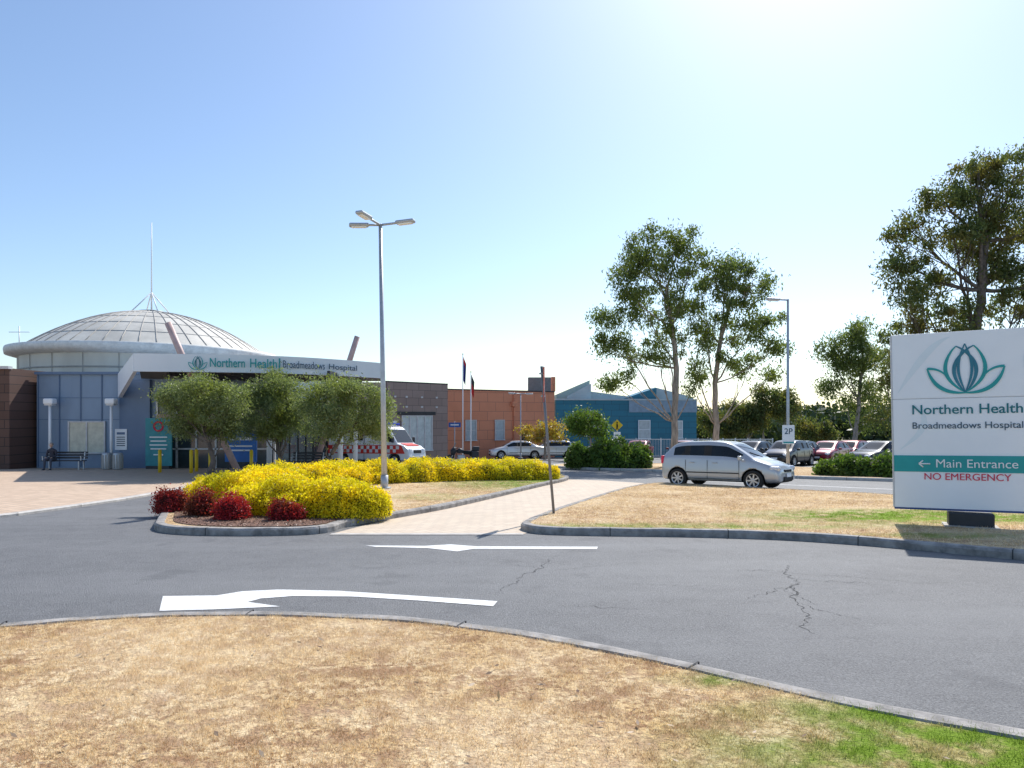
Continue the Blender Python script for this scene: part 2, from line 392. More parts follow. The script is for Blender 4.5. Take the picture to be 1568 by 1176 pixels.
# ------------------------------------------------------------ hedges / shrubs
def hedge(name,line,hw,h,n,m,core,lift=.1,l=.07,w=.04,seed=0,bump=.12,parent=None,ex=.85,loose=.018):
    e=parent or empty(name)
    L=[Vector(p) for p in chaikin(line,2,False)]
    seg=[0]
    for i in range(len(L)-1): seg.append(seg[-1]+(L[i+1]-L[i]).length)
    T=seg[-1]
    def at(s):
        s=min(max(s,0),T-1e-4)
        for i in range(len(seg)-1):
            if seg[i+1]>=s: break
        t=(s-seg[i])/max(seg[i+1]-seg[i],1e-6); d=(L[i+1]-L[i]).normalized()
        return L[i].lerp(L[i+1],t),Vector((-d.y,d.x)),d
    def surf(s,th,k):
        c,nn,d=at(s)
        e1=min(s,T-s)/(hw*1.3); cap=math.sqrt(max(0,1-(1-min(e1,1))**2)) if e1<1 else 1
        cap=.12+.88*cap
        b=1+bump*(mnoise.noise(Vector((s*1.3+seed,math.cos(th)*1.2,math.sin(th)*1.2)))*2.2+mnoise.noise(Vector((s*4+seed,math.cos(th)*3,math.sin(th)*3)))*1.1)
        ct=math.cos(th); st_=max(math.sin(th),0)
        cx=math.copysign(abs(ct)**ex,ct)*hw*cap*b*k; cz=(st_**ex)*h*(.25+.75*cap)*b*k
        return Vector((c.x+nn.x*cx,c.y+nn.y*cx,gz(c.y+nn.y*cx)+lift+cz))
    C=np.empty((n,3))
    for i in range(n):
        k=1-abs(rnd.gauss(0,.08))+rnd.uniform(0,.08); C[i]=surf(rnd.uniform(-.0,1.0)*T,rnd.uniform(0,math.pi),k)
    C+=rng.normal(0,loose,C.shape)
    leaves('leaves',C,l,w,m,e,0,.5)
    ns=max(int(T/.15),8); nt=12; V=[];F=[]
    for i in range(ns+1):
        for j in range(nt+1): V.append(surf(T*i/ns,math.pi*j/nt,.84))
    for i in range(ns):
        for j in range(nt):
            a=i*(nt+1)+j; F.append((a,a+1,a+nt+2,a+nt+1))
    F.append(tuple(range(nt+1))); F.append(tuple(range(ns*(nt+1),(ns+1)*(nt+1))))
    obj('branches_mass',V,F,core,e,True); return e
hedge('golden_hedge',[(-2.3,12.75),(-3.5,12.8),(-4.8,13.3),(-6.1,14.6),(-6.9,16.4)],.74,.60,56000,M_leafY,M_corey,l=.05,w=.03,seed=3,bump=.17,loose=.03)
hedge('golden_hedge',[(-7.0,17.5),(-6.3,19.8),(-4.8,22.3),(-2.2,24.0),(0,24.7),(1.7,24.6)],.74,.66,50000,M_leafY,M_corey,l=.055,w=.034,seed=13,bump=.16,loose=.03)
for i,(x,y,r) in enumerate([(-6.72,13.45,.30),(-5.72,12.6,.25),(-4.95,12.05,.27),(-3.95,12.0,.27)]):
    hedge('red_shrub',[(x-r*1.0,y),(x,y+.02),(x+r*1.0,y)],r,r*1.5,3600,M_leafR,M_corer,l=.045,w=.024,seed=i*7,bump=.34,ex=1,loose=.045)
hedge('green_hedge',[(2.9,36.2),(5.2,35.6),(7.0,34.6)],1.1,1.15,9000,M_leafG,M_coreg,l=.16,w=.09,seed=20,bump=.25,loose=.06)
hedge('green_hedge',[(12.6,28.3),(14.6,26.8),(17.0,25.8)],.9,.65,8000,M_leafG,M_coreg,l=.14,w=.08,seed=30,bump=.25,loose=.06)
hedge('green_hedge',[(17,31),(20,29),(24,26)],.9,.75,6000,M_leafG,M_coreg,l=.16,w=.09,seed=31,bump=.25,loose=.06)

# ------------------------------------------------------------ trees
def tree(name,base,trunk,lobes,leafm,barkm,r0=.2,dens=7.,cr=.55,per=150,l=.22,w=.07,droop=1.2,grow=1.):
    e=empty(name); V=[];F=[]
    def addt(p,r,s=7):
        v,f=tubegeo(p,r,s,len(V)); V.extend(v); F.extend(f)
    tp=[Vector(base)]+[Vector(t) for t in trunk]
    n=len(tp); rr=[r0*(1.15 if i==0 else 1)*(1-.45*i/(n-1)) for i in range(n)]
    pts=[];rs=[]
    for i in range(n-1):
        for k in range(4):
            t=k/4; p=tp[i].lerp(tp[i+1],t)+Vector((rnd.uniform(-1,1),rnd.uniform(-1,1),0))*r0*.25*(0 if i+k==0 else 1); pts.append(p); rs.append(rr[i]*(1-t)+rr[i+1]*t)
    pts.append(tp[-1]); rs.append(rr[-1]); addt(pts,rs,10)
    C=[]
    for li,(cx,cy,cz,rx,ry,rz) in enumerate(lobes):
        rx*=grow; ry*=grow; rz*=grow
        c=Vector((cx,cy+rnd.uniform(-.5,.5)*ry,cz))
        cand=[p for p in tp[1:] if p.z<cz-.3] or [tp[1]]
        s=cand[-1] if rnd.random()<.6 else cand[max(0,len(cand)-2)]
        mid=s.lerp(c,.5)+Vector((rnd.uniform(-.3,.3),rnd.uniform(-.3,.3),-.12*(c-s).length))
        rl=r0*.42*min(1.2,.5+rx*.25)
        lp=[]
        for k in range(8):
            t=k/7; lp.append(s*(1-t)**2+mid*2*t*(1-t)+c*t*t+Vector((rnd.uniform(-1,1),rnd.uniform(-1,1),rnd.uniform(-1,1)))*.06*(k not in(0,)))
        addt(lp,[rl*(1-.75*k/7) for k in range(8)],6)
        nc=max(4,int(dens*(rx*ry*rz)**(2/3)))
        for _ in range(nc):
            u=rng.normal(0,1,3); u/=np.linalg.norm(u); q=rnd.random()**.42
            p=Vector((c.x+u[0]*rx*q,c.y+u[1]*ry*q,cz+u[2]*rz*q))
            st_=lp[rnd.choice((3,4,5,6,7))]
            m2=st_.lerp(p,.55)+Vector((rnd.uniform(-.2,.2),rnd.uniform(-.2,.2),-.05))*min(1,rx)
            addt([st_,m2,p],[rl*.28,rl*.16,rl*.05],4)
            k=int(per*rnd.uniform(.5,1.4)); sz=cr*rnd.uniform(.6,1.25)
            C.append(rng.normal(0,1,(k,3))*np.array([sz*.5,sz*.5,sz*.42])+np.array(p))
    obj('trunk',V,F,barkm,e,True)
    leaves('foliage',np.vstack(C),l,w,leafm,e,droop)
    return e
def LB(X,Y,rx,ry,d=38):
    k=d/1045; return ((X-784)*k,d,1.5+(638-Y)*k,rx*k,max(rx,ry)*k*.9,ry*k)
z38=gz(38)
tree('gum_tree',(8.95,38,z38),[(9.05,38,1.2),(9.2,38.1,4.2),(8.9,38.0,6.5),(8.6,38,8.6)],
 [LB(1000,375,44,26),LB(1045,370,32,24),LB(970,400,38,28),LB(1062,410,22,26),LB(1015,415,36,30),LB(958,445,28,26),LB(940,495,28,26),LB(985,470,34,28),LB(1040,470,26,26),LB(930,535,22,26),LB(968,535,28,22),LB(1005,545,24,18),LB(1020,510,22,20),LB(1075,575,16,22),LB(935,585,12,14),LB(960,580,14,12)],M_leafE,M_bark,.19,10,.55,140,grow=1.06)
tree('gum_tree',(11.6,38.5,gz(38.5)),[(11.5,38.5,1.0),(11.45,38.5,3.4),(11.7,38.5,5.6),(12.2,38.5,7.6)],
 [LB(1125,405,38,22),LB(1090,425,34,28),LB(1150,440,32,28),LB(1115,460,36,28),LB(1168,485,28,28),LB(1070,475,26,28),LB(1085,515,30,26),LB(1140,510,30,24),LB(1180,540,18,28),LB(1055,530,20,20),LB(1175,580,18,22),LB(1105,555,24,14),LB(1060,585,14,18),LB(1150,560,20,18)],M_leafE,M_bark,.18,10,.55,140,grow=1.06)
tree('gum_tree',(24.0,35,gz(35)),[(24,35,2),(23.8,35,5.5),(24.1,35,8.0),(24.3,35,10.5)],
 [LB(*a,35) for a in((1490,270,50,28),(1545,270,45,34),(1435,300,42,32),(1500,320,50,36),(1560,345,46,40),(1405,350,38,32),(1455,365,42,32),(1510,375,40,30),(1620,330,50,50),(1540,410,50,34),(1390,405,34,30),(1430,430,36,28),(1375,455,26,32),(1420,475,38,28),(1480,480,40,28),(1550,470,44,34),(1610,430,50,50),(1385,510,32,22),(1450,520,44,20),(1530,530,40,20))],M_leafE2,M_barkd,.30,9.5,.58,150,.22,.075,grow=1.05)
d=58
tree('gum_tree',(29,58,gz(58)),[(29.2,58,0),(29.5,58,3),(29.8,58,6)],
 [LB(1310,515,32,20,d),LB(1275,540,22,20,d),LB(1335,545,24,22,d),LB(1300,570,26,18,d),LB(1270,595,20,18,d),LB(1335,600,26,22,d),LB(1300,620,16,14,d),LB(1325,650,20,20,d),LB(1290,545,24,20,d)],M_leafE,M_bark,.22,9,.8,120,.3,.1)
d=50
tree('gum_tree',(28.4,50,gz(50)),[(28.3,50,1),(28.1,50,4),(28.2,50,6)],
 [LB(1372,550,22,20,d),LB(1362,590,20,20,d),LB(1378,625,18,22,d),LB(1350,640,14,16,d)],M_leafE2,M_bark,.2,10,.7,120,.28,.1)
d=72
for X,Y,r,ry in((1200,615,24,22),(1145,632,38,22),(1168,605,16,14),(1092,645,24,16),(1235,655,20,16),(1262,660,18,14),(1115,655,22,12)):
    x=(X-784)*d/1045
    tree('gum_tree',(x,d,gz(d)),[(x+.1,d,-1),(x,d,1)],[LB(X-r*.4,Y,r*.6,ry*.8,d),LB(X+r*.4,Y+4,r*.6,ry*.7,d),LB(X,Y-6,r*.6,ry*.6,d),LB(X,Y+ry*.8,r*.7,ry*.5,d)],M_leafE2,M_bark,.15,11,.8,90,.35,.13)
d=50; tree('ornamental_tree',(5.8,50,gz(50)),[(5.8,50,-.6),(5.75,50,.3)],
 [LB(897,650,30,18,d),LB(880,655,22,14,d),LB(915,652,22,16,d),LB(898,637,20,12,d)],M_leafG,M_bark,.12,14,.55,130,.2,.1,.3)
d=54; tree('autumn_tree',(2.6,54,gz(54)),[(2.6,54,-.8),(2.5,54,.1)],
 [LB(815,660,24,10,d),LB(845,657,26,11,d),LB(835,667,30,8,d)],M_leafA,M_bark,.12,14,.5,90,.2,.1,.3)
# olive trees
d=26; OL=dict(dens=25,cr=.42,per=280,l=.12,w=.034,droop=.4,grow=1.1)
tree('olive_tree',(-11.5,26,gz(26)),[(-11.4,26,-.2),(-11.55,26,.5)],
 [LB(310,602,46,24,d),LB(275,625,28,32,d),LB(345,615,28,32,d),LB(310,640,50,28,d),LB(272,655,22,20,d),LB(340,662,24,14,d),LB(300,590,22,12,d)],M_leafO,M_barkd,.13,**OL)
d=28
tree('olive_tree',(-9.6,28,gz(28)),[(-9.5,28,-.2),(-9.65,28,.5)],
 [LB(415,600,46,26,d),LB(382,622,26,32,d),LB(448,618,28,32,d),LB(415,642,46,26,d),LB(395,660,24,12,d),LB(445,656,22,12,d),LB(430,585,20,12,d)],M_leafO,M_barkd,.12,**OL)
d=26
tree('olive_tree',(-7.1,26,gz(26)),[(-7.0,26,-.2),(-6.7,26,.4),(-6.5,26,.8)],
 [LB(495,594,32,20,d),LB(478,622,24,28,d),LB(520,612,34,26,d),LB(560,620,32,28,d),LB(525,645,44,24,d),LB(578,635,22,30,d),LB(492,655,22,18,d),LB(560,662,24,14,d),LB(540,596,20,12,d)],M_leafO,M_barkd,.11,**OL)
# distant tree mass
C=[]
for _ in range(520):
    y=rnd.uniform(95,260); x=rnd.uniform(-.05,1.0)*y; hh=rnd.uniform(2.8,6.5)*(.7+y/400); r=rnd.uniform(1.8,4)
    k=170; u=rng.normal(0,1,(k,3)); u/=np.linalg.norm(u,axis=1)[:,None]
    C.append(np.array([x,y,-2.45+hh*.5])+u*np.array([r,r,hh*.5])*rng.uniform(.6,1.1,(k,1)))
e=empty('distant_trees'); leaves('foliage',np.vstack(C),1.1,.7,leafmat('distant_leaves',(.03,.05,.02),(.08,.11,.045),None,.15),e)
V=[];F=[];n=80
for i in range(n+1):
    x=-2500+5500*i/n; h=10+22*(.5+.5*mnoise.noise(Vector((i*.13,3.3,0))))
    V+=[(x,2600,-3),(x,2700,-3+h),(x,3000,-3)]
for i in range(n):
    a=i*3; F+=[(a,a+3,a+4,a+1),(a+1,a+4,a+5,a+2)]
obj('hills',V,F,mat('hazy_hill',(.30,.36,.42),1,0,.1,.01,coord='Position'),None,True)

# ------------------------------------------------------------ hospital
M_blue=mat('blue_cladding',(.24,.33,.45),.5,0,.08,1,coord='Position',stretch=(1,1,.3))
M_blued=mat('blue_cladding_dark',(.13,.20,.32),.5,0,.06,1,coord='Position')
M_brown=brickmat('brown_tiles',(.11,.06,.045),(.15,.085,.065),(.05,.035,.03),1.,.9,.45,0,.02,axes='xz')
M_cream=mat('cream_render',(.74,.70,.61),.7,0,.08,.7,coord='Position',stretch=(1,1,.3))
M_dome=mat('dome_sheet',(.64,.61,.54),.6,0,.14,.8,coord='Position',stretch=(1,1,.3))
M_domerib=mat('dome_rib',(.40,.38,.35),.5)
M_fascia=mat('fascia_metal',(.80,.84,.88),.45,0,.03,.6,coord='Position')
M_soffit=mat('soffit',(.16,.12,.09),.7)
M_mast=mat('mast_steel',(.60,.42,.38),.5)
M_frame=mat('window_frame',(.62,.62,.62),.5)
M_blind=mat('blind',(.66,.64,.52),.8)
H=empty('hospital_building')
WT=3.84
def wall(name,x0,y0,x1,y1,z0,z1,m,th=.3,parent=H):
    dx,dy=x1-x0,y1-y0; L=math.hypot(dx,dy); a=math.atan2(dy,dx)
    nx_,ny_=-dy/L,dx/L
    return box(name,((x0+x1)/2+nx_*th/2,(y0+y1)/2+ny_*th/2,(z0+z1)/2),(L,th,z1-z0),m,parent,rz=a)
box('body',((-25.2-12.5)/2,46.2,.9),(12.7,20,WT*2-.9-.9),M_blue,H)
box('roof_capping',((-25.2-12.5)/2,36.15,3.80),(12.74,.24,.14),M_blued,H)
box('side_glazing',(-12.47,41,.6),(.12,9.2,4.0),M_wglass,H)
for k in range(7): box('side_mullion',(-12.40,36.6+k*1.5,.6),(.08,.1,4.0),M_dark,H)
x=-25.1
while x<-19.6:
    box('cladding_seam',(x,36.17,1.3),(.04,.05,4.9),M_blued,H); x+=1.12
for zz in(-.4,1.35,2.5): box('cladding_joint',(-22.4,36.185,zz),(5.5,.03,.03),M_blued,H)
box('dark_wall',(-19.9,36.1,1.0),(1.6,.22,4.9),M_blued,H)
box('brown_wing',(-37,45,.9),(23.2,21,6.1),M_brown,H)
for zz in(2.9,1.5,.1,-.9):
    for xx in(-26.4,-28.3,-30.2): box('feature_tile',(xx,34.48,zz),(.33,.06,.33),M_frame,H)
box('brown_capping',(-37,34.5,3.98),(23.3,.3,.14),M_frame,H)
box('wing_window',(-27.3,34.47,.7),(1.3,.08,2.2),M_wglass,H)
def window(cx,y,cz,w,h,nv=1,nh=1,parent=H,gm=M_wglass,fm=M_frame,rz=0,org=None):
    e=empty('window',(cx,y,cz),rz); e.parent=parent
    box('glass',(0,.0,0),(w,.04,h),gm,e)
    t=.07
    box('head',(0,-.03,h/2),(w+t,.1,t),fm,e); box('sill',(0,-.04,-h/2),(w+t+.1,.14,t),fm,e)
    for i in range(nv+1): box('mullion',(-w/2+w*i/nv,-.034,0),(t,.09,h-t),fm,e)
    for i in range(1,nh): box('transom',(0,-.02,-h/2+h*i/nh),(w-t,.05,t*.7),fm,e)
window(-22.5,36.16,.4,1.9,1.65,2,1,gm=M_blind)
box('notice_board',(-20.6,35.98,.3),(.62,.05,1.1),M_panelw,H); box('notice_text',(-20.6,35.95,.62),(.42,.02,.12),M_blued,H)
for k in range(5): box('notice_text_lines',(-20.6,35.95,.42-.11*k),(.44,.02,.04),M_txtdk,H)
box('entrance_glazing',(-15.6,36.12,.55),(6.2,.2,3.7),M_wglass,H)
for i in range(7): box('door_mullion',(-18.7+i*1.03,36.0,.55),(.09,.1,3.7),M_frame,H)
box('door_header',(-15.6,35.99,1.45),(6.2,.14,.35),mat('header',(.45,.32,.23),.6),H)
box('door_rail',(-15.6,35.98,-.2),(6.2,.06,.08),M_frame,H)
box('white_door_frame',(-19.15,35.95,-.1),(.1,.12,2.4),M_panelw,H)
ps=empty('poster_panel'); box('panel',(-18.1,35.0,.2),(1.35,.08,2.45),mat('poster_teal',(.03,.26,.30),.5),ps)
lathe('round_logo',[(.27,.0),(.27,.02),(.18,.02),(.18,.0)],M_red,ps,24,'y').location=(-18.1,34.93,1.0)
for zz,ww in((.45,.9),(.25,.8),(.05,.9),(-.15,.8),(-.45,.5)): box('poster_line',(-18.1,34.945,zz),(ww,.02,.06),M_txtw,ps)
box('foot',(-18.1,35.0,-1.1),(1.2,.3,.16),M_dark,ps)
ps=empty('poster_panel'); box('panel',(-12.9,32.5,.1),(1.5,.1,1.5),mat('poster_blue',(.03,.16,.50),.5),ps)
box('poster_line',(-12.9,32.44,.45),(1.1,.02,.14),M_txtw,ps); box('poster_line',(-12.9,32.44,.1),(1.1,.02,.07),M_txtw,ps); box('poster_line',(-12.9,32.44,-.1),(.9,.02,.07),M_txtw,ps)
for sx in(-.6,.6): box('leg',(-12.9+sx,32.5,-.88),(.07,.07,.55),M_dark,ps)
# dome
DX,DY=-26.4,50.
D=empty('dome'); D.parent=H; D.location=(DX,DY,0)
lathe('drum',[(8.0,2.5),(8.0,5.75)],M_cream,D,64)
lathe('eave_ring',[(8.0,5.45),(8.7,5.65),(8.75,5.95),(8.7,6.12),(8.3,6.15),(7.9,6.1)],mat('eave_white',(.84,.82,.76),.6),D,64)
prof=[]
for i in range(13):
    t=i/12; prof.append((7.9*(1-t)+.25*t, 6.12+3.0*(1-(1-t)**1.9)))
lathe('dome_roof',prof,M_dome,D,48)
for k in range(48):
    t=2*math.pi*k/48
    tube('dome_rib',[((r+.01)*math.cos(t),(r+.01)*math.sin(t),h+.015) for r,h in prof],.028,M_domerib,D,4)
for i in(2,4,6,8,10):
    r,h=prof[i]; lathe('dome_seam',[(r+.02,h-.03),(r+.03,h+.015),(r-.03,h+.03)],M_domerib,D,48)
lathe('drum_band',[(8.03,4.55),(8.06,4.6),(8.03,4.65)],M_domerib,D,64)
for k in range(24):
    t=2*math.pi*k/24; tube('drum_joint',[(8.03*math.cos(t),8.03*math.sin(t),3),(8.03*math.cos(t),8.03*math.sin(t),5.6)],.02,M_domerib,D,4)
lathe('dome_cap',[(.9,9.02),(.9,9.2),(.3,9.3),(0,9.3)],M_domerib,D,20)
for k in range(4):
    t=math.pi/4+k*math.pi/2; tube('antenna_leg',[(1.5*math.cos(t),1.5*math.sin(t),8.9),(0,0,10.6)],.045,M_panelw,D,6)
tube('antenna_mast',[(0,0,9.2),(0,0,15.7)],[.06,.03],M_panelw,D,8)
tube('roof_antenna',[(-33.2,46,3.9),(-33.2,46,7.6)],.03,M_steel,H,6); tube('roof_antenna_bar',[(-33.9,46,7.2),(-32.5,46,7.2)],.02,M_steel,H,6)
# canopy
CP=empty('entrance_canopy')
fc=chaikin([(-15.5,28.0),(-12.7,28.45),(-9.9,29.2),(-7.9,31.0),(-6.3,33.1)],2,False)
fc=[(p.x,p.y) for p in fc]
zt,zb=4.1,3.36
n=len(fc); V=[];F=[]
for (x,y) in fc: V+=[(x,y,zb),(x,y,zt),(x+.05,y+.25,zt),(x+.05,y+.25,zb)]
for i in range(n-1):
    for k in range(4):
        F.append((4*i+k,4*i+4+k,4*i+4+(k+1)%4,4*i+(k+1)%4))
F+=[(0,1,2,3),(4*n-4,4*n-1,4*n-2,4*n-3)]
obj('fascia',V,F,M_fascia,CP)
back=[(-7.2,38.5),(-12.0,38.5),(-19.5,35.9)]
poly=[(x+.06,y+.27) for x,y in fc]+back
V=[(x,y,3.95) for x,y in poly]+[(x,y,3.5) for x,y in poly]; n=len(poly)
F=[tuple(range(n)),tuple(range(2*n-1,n-1,-1))]+[(i,(i+1)%n+0,(i+1)%n+n,i+n) for i in range(n)]
obj('canopy_roof',V,F,[M_soffit],CP)
V=[(-15.5,28,3.36),(-15.5,28,4.1),(-20.7,35.9,3.75),(-20.7,35.9,2.5),(-15.4,28.1,3.36),(-15.4,28.1,4.1),(-20.5,35.95,3.75),(-20.5,35.95,2.5)]
V=[(v[0]-.02,v[1]-.01,v[2]) for v in V]
obj('side_fin',V,[(0,1,2,3),(7,6,5,4),(0,4,5,1),(1,5,6,2),(2,6,7,3),(3,7,4,0)],M_fascia,CP)
tube('mast',[(-12.4,31,gz(31)),(-15.0,31,4.3),(-15.62,31,5.75)],.15,M_mast,CP,12)
tube('mast',[(-9.9,34,gz(34)),(-8.1,34,4.27),(-7.7,34,5.5)],.14,M_mast,CP,12)
for (x,y) in((-8.6,37.5),(-11.2,31.5),(-8.3,33)): tube('column',[(x,y,gz(y)),(x,y,3.55)],.12,M_panelw,CP,14)
for k in range(6):
    x=-15+k*1.4; box('soffit_beam',(x,33,3.4),(.12,6.5,.2),M_dark,CP)
def fasc_at(X):
    for i in range(len(fc)-1):
        x0,y0=fc[i];x1,y1=fc[i+1]
        if x0<=X<=x1:
            t=(X-x0)/(x1-x0); return y0+(y1-y0)*t, math.atan2(y1-y0,x1-x0)
    return fc[-1][1],0
def fpos(Xpx):
    best=min(((abs((x/y)-(Xpx-784)/1045),x,y,i) for i,(x,y) in enumerate([(fc[i][0]*(1-t)+fc[i+1][0]*t,fc[i][1]*(1-t)+fc[i+1][1]*t) for i in range(len(fc)-1) for t in np.linspace(0,1,12)])))
    return best[1],best[2]
def fasctext(s,X0,X1,m,h,bold):
    tot=len(s); pos=0
    for wd in s.split(' '):
        t0=pos/tot; t1=(pos+len(wd))/tot; pos+=len(wd)+1
        p0=fpos(X0+(X1-X0)*t0); p1=fpos(X0+(X1-X0)*t1)
        ang=math.atan2(p1[1]-p0[1],p1[0]-p0[0]); L=math.hypot(p1[0]-p0[0],p1[1]-p0[1])
        mx,my=(p0[0]+p1[0])/2,(p0[1]+p1[1])/2
        yy,_=fasc_at(mx); my=min(my,yy)
        text('fascia_lettering',wd,m,CP,mx+math.sin(ang)*.07,3.74,my-math.cos(ang)*.07,L,bold,ang,h)
fasctext('Northern Health',321,424,M_teal,.38,.008)
fasctext('Broadmeadows Hospital',434,546,M_txtdk,.32,.0)
px,py=fpos(429); box('fascia_divider',(px,py-.05,3.73),(.05,.03,.55),M_teal,CP)
def ribbon(name,pts,w,m,parent,y=0.):
    V=[];F=[];n=len(pts)
    for i,p in enumerate(pts):
        a=Vector(pts[max(i-1,0)]);b=Vector(pts[min(i+1,n-1)]);t=(b-a).normalized();nn=Vector((-t.y,t.x)); ww=w(i/(n-1)) if callable(w) else w
        for s in(-1,1): q=Vector(p)+nn*s*ww/2; V.append((q.x,y,q.y))
    for i in range(n-1): F.append((2*i,2*i+2,2*i+3,2*i+1))
    return obj(name,V,F,m,parent)
def logo(parent,cx,cz,s,y,ms):
    e=empty('leaf_logo',(cx,y,cz)); e.parent=parent
    k=0
    def petal(ang,base,h,wd,m,m2,th=.12,pw=1.):
        nonlocal k
        for sgn in(-1,1):
            pts=[]
            for i in range(19):
                t=i/18; x=sgn*wd*math.sin(math.pi*t)**pw; z=h*t
                c,sn=math.cos(ang),math.sin(ang); pts.append(((x*c+z*sn)*s+base[0]*s,(-x*sn+z*c)*s+base[1]*s))
            ribbon('petal_edge',pts,lambda t:th*s*(.35+.75*math.sin(math.pi*t)),m if sgn<0 else m2,e,-.0015*k); k+=1
    petal(-.16,(0,-.92),1.80,.50,ms[0],ms[1],.12,.8); petal(.16,(0,-.92),1.80,.50,ms[1],ms[0],.12,.8); petal(0,(0,-.92),1.86,.22,ms[1],ms[1],.09)
    def bez(a,b,c): return [((a[0]*(1-t)**2+2*b[0]*t*(1-t)+c[0]*t*t)*s,(a[1]*(1-t)**2+2*b[1]*t*(1-t)+c[1]*t*t)*s) for t in np.linspace(0,1,15)]
    for sg in(-1,1):
        ribbon('petal_edge',bez((0,-.95),(sg*1.0,-1.0),(sg*1.25,.02)),lambda t:.13*s*(.4+.7*math.sin(math.pi*t)),ms[0],e,-.0015*k); k+=1
        ribbon('petal_edge',bez((sg*1.25,.02),(sg*.85,.04),(sg*.60,-.30)),lambda t:.10*s*(1-.5*t),ms[0],e,-.0015*k); k+=1
    return e
px,py=fpos(305); lg=logo(CP,px,3.74,.30,py-.06,[M_teal,M_tealtxt]); lg.rotation_euler=(0,0,.16)
for x in(-24.1,-20.9):
    e=empty('wall_lamp'); tube('pipe',[(x,35.6,gz(35.6)),(x,35.6,2.1)],.07,M_panelw,e,10)
    box('head',(x,35.6,2.3),(.5,.4,.3),M_panelw,e,.06); box('lens',(x,35.6,2.12),(.4,.3,.08),M_frame,e)
for X,y in((245,31),(293,30.5),(301,32),(322,31),(385,30)):
    x=(X-784)/1045*y; e=empty('bollard'); tube('post',[(x,y,gz(y)),(x,y,gz(y)+1.05)],.075,M_yel,e,12); tube('cap',[(x,y,gz(y)+1.05),(x,y,gz(y)+1.1)],[.075,.03],M_yel,e,12)
for x in(-20.3,-19.75):
    e=empty('litter_bin'); z=gz(34.2)+.06
    lathe('drum',[(.0,0),(.2,0),(.22,.05),(.22,.78),(.2,.82),(.12,.84),(.12,.8),(0,.8)],M_steel,e,20).location=(x,34.2,z)
    for k in range(10):
        t=k*math.pi/5; box('slat',(x+.23*math.cos(t),34.2+.23*math.sin(t),z+.4),(.03,.05,.66),M_domerib,e,rz=t)
def bench(x,y,w=2.,rz=0.):
    e=empty('park_bench',(x,y,gz(y)+.05),rz)
    for i in range(4): box('seat_slat',(0,-.2+i*.12,.45),(w,.09,.035),M_dark,e)
    for i in range(3): box('back_slat',(0,.26+.02*i,.58+i*.13),(w,.03,.09),M_dark,e,rx=-.15)
    for s in(-1,1):
        for yy in(-.2,.2): box('leg',(s*(w/2-.15),yy,.21),(.05,.05,.43),M_steel,e)
        box('back_post',(s*(w/2-.15),.27,.62),(.05,.04,.5),M_steel,e,rx=-.15); box('armrest',(s*(w/2-.05),0,.66),(.05,.45,.04),M_steel,e)
        box('armrest_post',(s*(w/2-.05),-.18,.55),(.04,.04,.2),M_steel,e)
    return e
bench(-22.3,34.0,2.0); bench(-9.7,32.5,1.6)
def skin(name,verts,edges,radii,m,parent,root=0,sub=1):
    me=bpy.data.meshes.new(name); me.from_pydata(verts,edges,[]); me.materials.append(m)
    o=bpy.data.objects.new(name,me); scn.collection.objects.link(o); o.parent=parent
    md=o.modifiers.new('skin','SKIN'); md.use_smooth_shade=True
    sv=me.skin_vertices[0].data
    for i,r in enumerate(radii): sv[i].radius=(r,r) if not isinstance(r,tuple) else r; sv[i].use_root=(i==root)
    s=o.modifiers.new('sub','SUBSURF'); s.levels=sub; s.render_levels=sub
    return o
